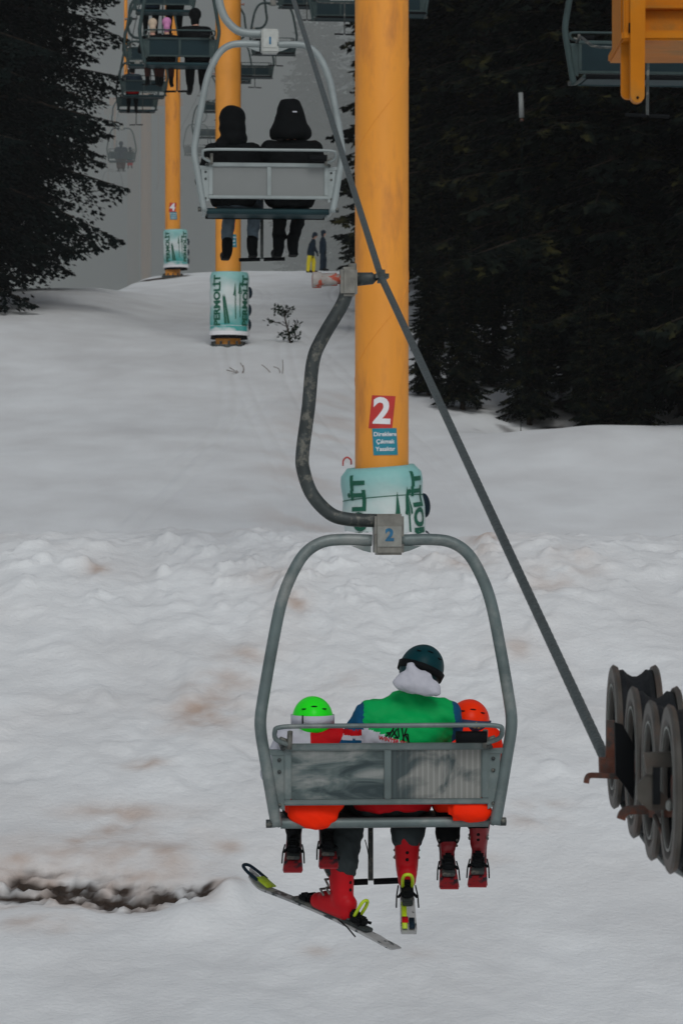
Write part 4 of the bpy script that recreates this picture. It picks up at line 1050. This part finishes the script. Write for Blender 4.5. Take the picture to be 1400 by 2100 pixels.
def kid_l_head(m, s, root, L):
    h = helmet(m, s * 1.0, 'helmet_green', root, 'cloth_white', True, 0, .010, .052)
    MB().box(m @ Vector((-.062, -.132, .010)), (.007, .012, .056)).build('strap_clip', 'black', h)
def kid_l_mat(c):
    if c.z < .20: return 2
    return 1 if c.x < -.378 and c.z > .2 else 0
kx = -.372
kK = [LC(604, 1690, .46), LC(668, 1690, .46)]
for k in kK: k.z = .105
aK = [shin_top(*SK['kl1'], .225), shin_top(*SK['kl2'], .225)]
kidl, mhK, jkK, OK_, LK = rider('small child in a neon green helmet with white strap, left seat of the near chair', M2, kx, .78, 'cloth_red', 'cloth_black', kid_l_head, lean=.008, fwd=.03, seat_y=.15,
      hs=.90, collar=True, head_off=(.005, .0, -.092), ankles=aK, knees=kK, boots='ski', jmat=kid_l_mat, mats=('cloth_red', 'cloth_white', 'cloth_orange'), bulk=1.05, voxel=.0105, wr=.006)
for k_ in ('kl1', 'kl2'): ski_boot(kidl, OK_, *SK[k_], .225, .092, 'black')
# orange jacket tail squeezed out under the backrest
tl = MB(); e0 = LC(642, 1664, .02) - OK_
tl.ell(e0 + Vector((0, -.035, .012)), (.138, .040, .102)); tl.ell(e0 + Vector((-.01, -.045, -.03)), (.085, .035, .062)); tl.ell(e0 + Vector((.035, -.02, .03)), (.125, .05, .06))
blob('jacket_tail', tl, .0095, 'cloth_orange', kidl, 5, .016, 8, seed=4)

def kid_r_head(m, s, root, L):
    h = helmet(m, s * 1.0, 'helmet_orange', root, 'strap_multi', True, 0, -.002, .062)
kKr = [LC(916, 1700, .46), LC(976, 1690, .46)]
for k in kKr: k.z = .105
aKr = [shin_top(*SK['kr1'], .14), shin_top(*SK['kr2'], .225)]
def kid_r_mat(c): return 0
kidr, mhR, jkR, OR, LR = rider('small child in an orange helmet and jacket, right seat of the near chair', M2, .405, .78, 'cloth_orange', 'cloth_black', kid_r_head, lean=.02, fwd=.05, leg=1.0, seat_y=.15,
      hs=.90, collar=True, head_off=(.035, .02, -.115), ankles=aKr, knees=kKr, boots='ski', bulk=1.05, voxel=.0105, wr=.006, roll=R(6))
for k_, h_ in (('kr1', .14), ('kr2', .225)): ski_boot(kidr, OR, *SK[k_], h_, .088, 'boot_dark')
tl = MB(); e0 = LC(962, 1664, .02) - OR
tl.box(e0 + Vector((-.005, .0, .012)), (.225, .07, .12), bev=.03); tl.ell(e0 + Vector((.02, -.005, .0)), (.105, .045, .062))
blob('jacket_tail', tl, .0095, 'cloth_orange', kidr, 5, .008, 10, seed=9)

# --- chair 1
def hood_round(m, s, root, L):
    b = MB()
    def q(x, y, z): return m @ Vector((x, y, z))
    b.ell(q(0, .0, .03), (.120, .125, .115), m.to_3x3().to_4x4()); b.box(q(0, -.01, .02), (.225, .20, .20), m.to_3x3().to_4x4(), bev=.07); b.ell(q(0, -.02, -.06), (.122, .118, .11)); b.ell(q(.01, -.02, -.15), (.125, .115, .09))
    b.box(q(-.10, -.05, -.235), (.16, .14, .16), bev=.04)
    blob('hood', b, .014, 'cloth_black', root, 5, .006, 8)
def hood_peaked(m, s, root, L):
    b = MB()
    secs = [(-.20, .165, .12), (-.16, .188, .15), (-.12, .185, .15), (-.05, .150, .145), (.02, .128, .14), (.09, .108, .13), (.14, .092, .11), (.158, .07, .09)]
    b.loft([((m.translation.x, m.translation.y - .03, m.translation.z + z), rx, ry) for z, rx, ry in secs])
    o = blob('hood', b, .014, 'cloth_black', root, 4, .008, 8)
    MB().box(m.translation + Vector((.03, -.165, .03)), (.04, .006, .012)).build('hood_tag', 'cloth_white', o)
def LC1(px, py, y): return M1.inverted() @ P(px, py, 25.6 + y)
kL = [LC1(470, 440, .50), LC1(524, 440, .50)]; aL = [LC1(466, 508, .50), LC1(517, 503, .52)]
for k in kL: k.z = .13
kR2 = [LC1(574, 440, .50), LC1(618, 440, .52)]; aR2 = [LC1(571, 503, .52), LC1(600, 500, .52)]
for k in kR2: k.z = .13
rider('person in black with a rounded hood and blue jeans, left on the grey chair', M1, -.30, 1.0, 'cloth_black', 'jeans', hood_round, lean=.0, fwd=.0, head_off=(-.005, 0, .035), ankles=aL, knees=kL, voxel=.016, bulk=1.08, wr=.01, detail=True, leg=.78)
rider('person in black with a tall peaked hood, right on the grey chair', M1, .205, 1.04, 'cloth_black', 'cloth_black', hood_peaked, lean=.01, fwd=.0, head_off=(-.015, 0, .045), ankles=aR2, knees=kR2, voxel=.016, bulk=1.16, wr=.012, detail=True, leg=.72)

# --- riders farther up
def beanie(mt_, pom=False):
    def f(m, s, root, L):
        b = MB(); b.ell(m @ Vector((0, -.01, .035 * s)), (.102 * s, .118 * s, .105 * s), m.to_3x3().to_4x4()); b.cap(m @ Vector((0, -.05, -.06)), m @ Vector((0, -.03, -.10)), .07 * s, .07 * s)
        if pom: b.ell(m @ Vector((0, 0, .15 * s)), (.035, .035, .035))
        blob('hat', b, .02, mt_, root, 3)
    return f
M3 = CM[47.7]
rider('child in a pink hat in the middle of the upper chair', M3, -.20, .80, 'cloth_black', 'brown_cloth', beanie('pink'), head_off=(0, 0, .05), voxel=.026, wr=0, detail=False)
rider('child in a beige hat at the left of the upper chair', M3, -.43, .78, 'cloth_black', 'brown_cloth', beanie('beige'), head_off=(0, 0, .05), voxel=.026, wr=0, detail=False)
rider('person in black bending sideways at the right of the upper chair', M3, .30, 1.05, 'cloth_black', 'cloth_black', beanie('cloth_black'), lean=-.03, fwd=.04, voxel=.026, wr=0, detail=False, bulk=1.1)
M5 = CM[58]
rider('person whose dark legs hang at the top edge, left of the pair', M5, -.26, 1.0, 'cloth_navy', 'cloth_black', beanie('cloth_black'), voxel=.034, wr=0, detail=False)
rider('person whose dark legs hang at the top edge, right of the pair', M5, .22, 1.0, 'cloth_black', 'cloth_black', beanie('cloth_black'), voxel=.034, wr=0, detail=False)
rider('lone rider in dark clothes with red trousers showing under the seat', CM[79], -.30, 1.0, 'cloth_navy', 'cloth_black', beanie('cloth_black'), voxel=.034, wr=0, detail=False, mats=('cloth_navy', 'cloth_red'), jmat=lambda c: 1 if c.z < .17 else 0)
rider('huddled rider in a dark hood filling the middle of the foggy chair', CM[130], -.02, 1.0, 'cloth_navy', 'brown_cloth', beanie('cloth_navy'), voxel=.04, wr=0, detail=False, bulk=1.55)
rider('small rider in a teal jacket at the right of the foggy chair', CM[130], .38, .72, 'teal_cloth', 'cloth_red', beanie('cloth_navy'), voxel=.04, wr=0, detail=False, bulk=1.15)

# --- two people standing on the brow
def walker(label, px, D, h, jacket, trousers, hat, bend=0., face=1, arm_fwd=.12, step_=.10):
    x = (px - 700) / F * D; g = gz(x, D); s = h / 1.75
    r = thing('person', label, 'person', (x, D, g), 0, 'people standing on the brow')
    hip = Vector((0, 0, .90 * s)); neck = Vector((face * bend, 0, 1.42 * s)); hc = neck + Vector((face * (.03 + bend * .4), 0, .19 * s))
    mh = Matrix.Translation(hc) @ Matrix.Rotation(R(-90 * face), 4, 'Z') @ Matrix.Rotation(R(-20 if bend else 0), 4, 'X')
    sh = [neck + Vector((0, sg * .17, -.06)) for sg in (-1, 1)]; el = [p + Vector((face * .04, 0, -.27 * s)) for p in sh]; ha = [p + Vector((face * arm_fwd, 0, -.22 * s)) for p in el]
    kn = [hip + Vector((face * (step_ * k + .02), k * .09, -.42 * s)) for k in (-1, 1)]; an = [Vector((step_ * k * face, k * .09, .09)) for k in (-1, 1)]
    b = MB(); head_shapes(b, mh, s); b.cap(neck, hc, .055, .05); b.loft([(hip, .12, .13), (hip.lerp(neck, .6), .11, .15), (neck, .06, .06)])
    for i in (0, 1):
        b.cap(sh[i], el[i], .045, .037); b.cap(el[i], ha[i], .036, .026); hand(b, ha[i], (face * .2, 0, -1), (0, 1, 0), s); b.cap(hip, kn[i], .07, .05); b.cap(kn[i], an[i], .048, .035)
    blob('body', b, .018, ('skin', 'cloth_black'), r, 2, matfn=lambda c: 0 if c.z > neck.z else 1)
    j = MB(); j.loft([(hip + Vector((0, 0, -.16)), .15, .20), (hip, .15, .19), (hip.lerp(neck, .6), .145, .21), (neck + Vector((0, 0, -.05)), .10, .15), (neck + Vector((0, 0, .04)), .06, .07)])
    for i in (0, 1): j.cap(sh[i], el[i], .075, .062); j.cap(el[i], ha[i], .06, .045)
    blob('jacket', j, .022, jacket, r, 4, .008, 8)
    t = MB()
    for i in (0, 1): t.cap(hip + Vector((0, (i * 2 - 1) * .08, 0)), kn[i], .10, .085); t.cap(kn[i], an[i], .085, .075)
    blob('trousers', t, .022, trousers, r, 4, .006, 8)
    for i in (0, 1):
        f = MB(); f.cap(an[i] + Vector((-face * .04, 0, -.03)), an[i] + Vector((face * .14, 0, -.035)), .05, .045); f.cap(an[i], an[i] + Vector((0, 0, .12)), .06, .06); blob('boot', f, .018, 'cloth_black', r, 3)
    beanie(hat)(mh, s, r, None)
walker('person in a navy jacket and bright yellow trousers stooping on the brow', 637, 115.5, 1.62, 'cloth_navy', 'yellow_cloth', 'cloth_navy', .10)
walker('person dressed all in navy standing upright on the brow beside yellow trousers', 662, 120.5, 1.70, 'cloth_navy', 'cloth_navy', 'cloth_navy', 0, 1, .05, .06)

# ------------------------------------------------------------------ trees
def conifer_mesh(H, Rm, seed, first=.05, droop=.5, dens=1., spray=.22, up=.05, pw=.75, gap=.34, foot=0.):
    rs = random.Random(seed); V, Fc = [], []; wood = MB()
    wood.tube([(0, 0, -.6), (0, 0, H * .5), (0, 0, H * .97)], [H * .014, H * .009, .012], 10)
    z = first * H
    def add_spray(p, d, L, wdt):
        side = d.cross(Vector((rs.uniform(-.5, .5), rs.uniform(-.5, .5), 1))); 
        if side.length < 1e-4: return
        side.normalize(); nrm = d.cross(side)
        # a tuft: central blade and two side blades
        for a, l_, w_ in ((0, 1., .30), (.65, .62, .26), (-.65, .62, .26)):
            dd = (d * math.cos(a) + side * math.sin(a)); ss = (side * math.cos(a) - d * math.sin(a)); tw = nrm * rs.uniform(-.25, .25)
            o = len(V); b0 = p + d * L * (0. if a == 0 else rs.uniform(.05, .35))
            V.extend([tuple(b0), tuple(b0 + dd * L * l_ * .5 + (ss + tw) * wdt * w_), tuple(b0 + dd * L * l_), tuple(b0 + dd * L * l_ * .5 - (ss + tw) * wdt * w_)])
            Fc.append((o, o + 1, o + 2, o + 3))
    while z < H * .985:
        f = (z / H - first) / (1 - first)
        Lb = Rm * max(.04, (1 - f)) ** pw * (1 - foot * max(0., 1 - f / .13))
        nb = rs.choice((5, 6, 6, 7)) if f < .9 else 4
        a0 = rs.uniform(0, 6.28)
        for k in range(nb):
            a = a0 + k * 6.283 / nb + rs.uniform(-.35, .35); L = Lb * rs.uniform(.50, 1.25)
            if L < .12: continue
            dr = droop * rs.uniform(.7, 1.3); upk = up + .35 * f
            zz0 = z + rs.uniform(-.15, .15); crv = rs.uniform(-.15, .15)
            def pt(t):
                return Vector((math.cos(a + crv * t) * L * t, math.sin(a + crv * t) * L * t, zz0 + L * (upk * t - dr * t * t * .7 + .18 * dr * t ** 4)))
            n = max(3, int(L / .3))
            wood.tube([pt(i / n) for i in range(n + 1)], [max(.006, .018 * L * (1 - i / n) * .6 + .004) for i in range(n + 1)], 5, cap=False)
            ns = max(4, int(L / .115 * dens))
            for i in range(ns):
                t = (.12 + .88 * (i + rs.random()) / ns); p = pt(t); d0 = (pt(min(1, t + .03)) - pt(max(0, t - .03))).normalized()
                lat = d0.cross(Vector((0, 0, 1))).normalized()
                tl_ = L * .42 * (1 - t) ** .8 + spray * .8
                for sg in (-1, 1):
                    if rs.random() < .12: continue
                    dv = (d0 * rs.uniform(.5, .9) + lat * sg * rs.uniform(.6, 1.) + Vector((0, 0, rs.uniform(-.55, .05)))).normalized()
                    m_ = max(1, int(tl_ / spray / .62))
                    for q_ in range(m_):
                        pp = p + dv * (q_ * spray * .62) + Vector((rs.uniform(-.03, .03), rs.uniform(-.03, .03), -.05 * q_ * q_ * spray))
                        add_spray(pp, (dv + Vector((rs.uniform(-.3, .3), rs.uniform(-.3, .3), rs.uniform(-.45, .1)))).normalized(), spray * rs.uniform(.8, 1.35), spray)
            add_spray(pt(.97), (pt(1) - pt(.9)).normalized(), spray * 1.2, spray)
        z += gap * rs.uniform(.75, 1.25) * (1 - .35 * f)
    me = bpy.data.meshes.new('crown'); me.from_pydata(V, [], Fc); me.update()
    return me, wood.mesh('trunk')
TREES = {}
def tree_kind(key, mt_, *a, **k):
    c, t = conifer_mesh(*a, **k); c.materials.append(M[mt_]); t.materials.append(M['tree_bark']); TREES[key] = (c, t)
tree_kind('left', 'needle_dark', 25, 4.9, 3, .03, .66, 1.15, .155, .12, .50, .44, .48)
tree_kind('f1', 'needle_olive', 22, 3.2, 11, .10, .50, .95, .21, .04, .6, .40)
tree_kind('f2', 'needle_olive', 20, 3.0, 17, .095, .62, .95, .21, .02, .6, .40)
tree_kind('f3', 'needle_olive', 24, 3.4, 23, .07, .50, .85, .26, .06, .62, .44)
def plant(key, px, D, rot, sc, label, group='fir trees of the dark forest', name='fir_tree', sink=.25):
    x = (px - 700) / F * D; t = thing(name, label, 'fir tree', (x, D, gz(x, D) - sink), rot, group); t.scale = (sc, sc, sc)
    for nm, me in zip(('crown', 'trunk'), TREES[key]):
        o = bpy.data.objects.new(nm, me); COL.objects.link(o); o.parent = t
plant('left', -45, 86, .4, 1.0, 'big dark fir on the left edge with branches reaching over the snow', None)
plant('left', -215, 76, 2.1, 1.12, 'dark fir cut by the left edge, its high bough drooping into the top left corner', None)
FOREST = [('f1', 985, 73, 0.2, 1., 'dark fir nearest the thick yellow tower, its boughs sweeping the snow'), ('f2', 1150, 64, 1.3, 1., 'dark fir with olive tips in the middle of the forest front'),
          ('f3', 1265, 57, 2.2, .95, 'dark fir with olive tips standing under the yellow arm'), ('f1', 1420, 57, 3.9, 1., 'dark fir cut by the right edge of the picture'),
          ('f2', 915, 84, 4.4, 1.1, 'dark fir behind the tower side of the forest front, first of the second row'), ('f3', 1075, 80, 5.2, 1., 'dark fir of the second row, left of the marker pole'),
          ('f1', 1195, 80, 2.9, 1.1, 'dark fir of the second row, under the corner chair'), ('f2', 1345, 82, 0.9, 1.1, 'dark fir of the second row, right of the hanging yellow post'),
          ('f3', 905, 96, 1.9, 1., 'dark fir of the third row, beside the gap of fog at the thick tower'), ('f1', 1010, 98, 3.3, 1.15, 'dark fir of the third row, behind the marker pole'),
          ('f2', 1120, 100, .5, 1.25, 'dark fir of the third row in the middle of the forest'), ('f3', 1250, 99, 4.1, 1.1, 'dark fir of the third row below the yellow arm'),
          ('f1', 1385, 97, 5.6, 1.2, 'dark fir of the third row at the right edge'), ('f1', 812, 104, 1.1, .62, 'lower fir whose branch tips show left of the thick tower')]
FOREST += [('f2', 1725, 50.5, 1.9, 1.1, 'dark fir added for shade beyond the right edge, closest to the viewer'), ('f2', 1640, 54, .9, 1.1, 'dark fir added for shade beyond the right edge, nearest the bank'), ('f3', 1760, 57, 2.9, 1.1, 'dark fir added for shade beyond the right edge, farther back'), ('f1', 1900, 55, 4.0, 1.1, 'dark fir added for shade beyond the right edge, farthest out'), ('f2', 1600, 66, 5.0, 1.1, 'dark fir added for shade beyond the right edge, in the second row')]  # forest carried on past the right edge, firs added to shade the snow beneath
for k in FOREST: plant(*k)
for px, D, rot, sc, lab in ((878, 58.5, .3, .16, 'bushy little fir between the rope and the thick yellow tower'), (948, 56.5, 1.2, .20, 'low dark fir just right of the slanting rope at the snow bank'),
                            (1010, 60, 2.4, .15, 'smallest low fir on the shaded snow below the forest'), (1085, 56, 3.1, .22, 'low dark fir at the middle of the snow bank'),
                            (1208, 53.6, 4.0, .17, 'low dark fir under the bank, left of the corner hollow'), (1302, 53.4, 5.1, .20, 'low dark fir where the snow bank dips on the right'), (905, 66, 4.4, .26, 'young dark fir on the shaded slope behind the rope')):
    plant('f2', px, D, rot, sc, lab, 'low young firs at the forest edge', sink=.1)
plant('f3', 655, 158, .7, .95, 'ghostly fir in the fog left of the thick tower', 'fog trees beyond the brow')
plant('f2', 745, 150, 2.7, .9, 'grey fir in the fog half hidden behind the thick tower', 'fog trees beyond the brow')
# pale marker pole in the forest
xm = (1067 - 700) / F * 54.5; gm_ = gz(xm, 54.5)
mp_ = thing('marker_pole', 'thin pale pole with an orange end standing among the dark firs', 'pole', (xm, 54.5, gm_))
MB().tube([(0, 0, -.3), (0.02, 0, zpx(245, 54.5) - gm_)], .008, 8).build('lower_pole', 'needle_dark', mp_)
MB().tube([(.02, 0, zpx(241, 54.5) - gm_), (.0, 0, zpx(190, 54.5) - gm_)], [.05, .045], 10).build('pale_sleeve', 'panel_grey', mp_)
MB().tube([(.02, 0, zpx(249, 54.5) - gm_), (.02, 0, zpx(243, 54.5) - gm_)], .03, 10).build('orange_end', 'rust', mp_)

# small fir sapling and dry stalks in the snow
def sapling():
    D = 70.; x = (597 - 700) / F * D; g = gz(x, D)
    t = thing('fir_sapling', 'little crooked fir sapling alone on the open snow', 'sapling', (x, D, g))
    k = D / F
    def q(px, py, dy=0.): return Vector(((px - 597) * k, dy, (688 - py) * k))
    st_ = MB().tube([q(597, 700), q(592, 668), q(585, 640), q(582, 618)], [.03, .025, .018, .008], 8)
    br = [[q(589, 655), q(570, 646, -.1), q(551, 645, -.15)], [q(592, 668), q(575, 672, .1)], [q(592, 668), q(606, 652, -.1), q(612, 645, -.1)], [q(594, 678), q(610, 672, .15), q(616, 676)], [q(583, 628), q(570, 618, .1)], [q(583, 628), q(596, 618, -.1)], [q(590, 660), q(592, 640, .3)], [q(588, 650), q(580, 646, -.4)]]
    V, Fc = [], []; rs = random.Random(5)
    for b in br:
        st_.tube(b, .010, 5)
    tips = [(p, .14) for p in (q(552, 645, -.15), q(562, 645, -.1), q(575, 672, .1), q(582, 675), q(610, 648, -.1), q(605, 655), q(603, 664), q(612, 672, .1), q(600, 678), q(566, 616), q(570, 622), q(576, 626), q(583, 616), q(592, 618), q(598, 620), q(590, 626), q(582, 634), q(595, 670), q(588, 668), q(606, 660, .2), q(592, 640, .3), q(580, 646, -.4), q(574, 632, .1), q(594, 630, .1))]
    for p, L in tips[:-4]:
        L = .115
        for _ in range(11):
            d = Vector((rs.gauss(0, 1), rs.gauss(0, 1), rs.gauss(.2, .7))).normalized(); s_ = d.cross(Vector((rs.random(), rs.random(), 1))).normalized() * .028
            c = p + Vector((rs.gauss(0, .035), rs.gauss(0, .05), rs.gauss(0, .025))); o = len(V); V += [tuple(c), tuple(c + d * L * .6 + s_), tuple(c + d * L * 1.1), tuple(c + d * L * .6 - s_)]; Fc.append((o, o + 1, o + 2, o + 3))
    st_.build('trunk', 'tree_bark', t); MB().add(V, Fc).build('crown', 'needle_young', t, False)
sapling()
def stalks(label, px, py, D, lines):
    x = (px - 700) / F * D; t = MB(); k = D / F
    for ln in lines:
        t.tube(spline([Vector(((a - px) * k, .1 * i, (py - b) * k)) for i, (a, b) in enumerate(ln)], 4), [.008] * (4 * (len(ln) - 1) + 1), 5)
    o = t.build('dry_stalk', 'twig'); o.location = (x, D, gz(x, D) - .04); tag(o, label, 'dry plant', 'dry stalks poking through the snow')
stalks('dry brown tuft of stalks leaning left, below the middle crash pad', 492, 768, 63, [[(492, 770), (480, 762), (464, 757)], [(492, 770), (482, 760), (470, 752)], [(494, 770), (500, 756), (492, 742)], [(494, 770), (499, 758), (498, 748)], [(490, 770), (478, 766), (470, 764)], [(492, 770), (488, 762), (484, 758)]])
stalks('thin upright dry twigs beside the bent hanger arm', 576, 765, 63, [[(578, 768), (580, 750), (579, 732)], [(574, 768), (572, 752), (560, 746)], [(560, 766), (548, 752), (536, 742)]])
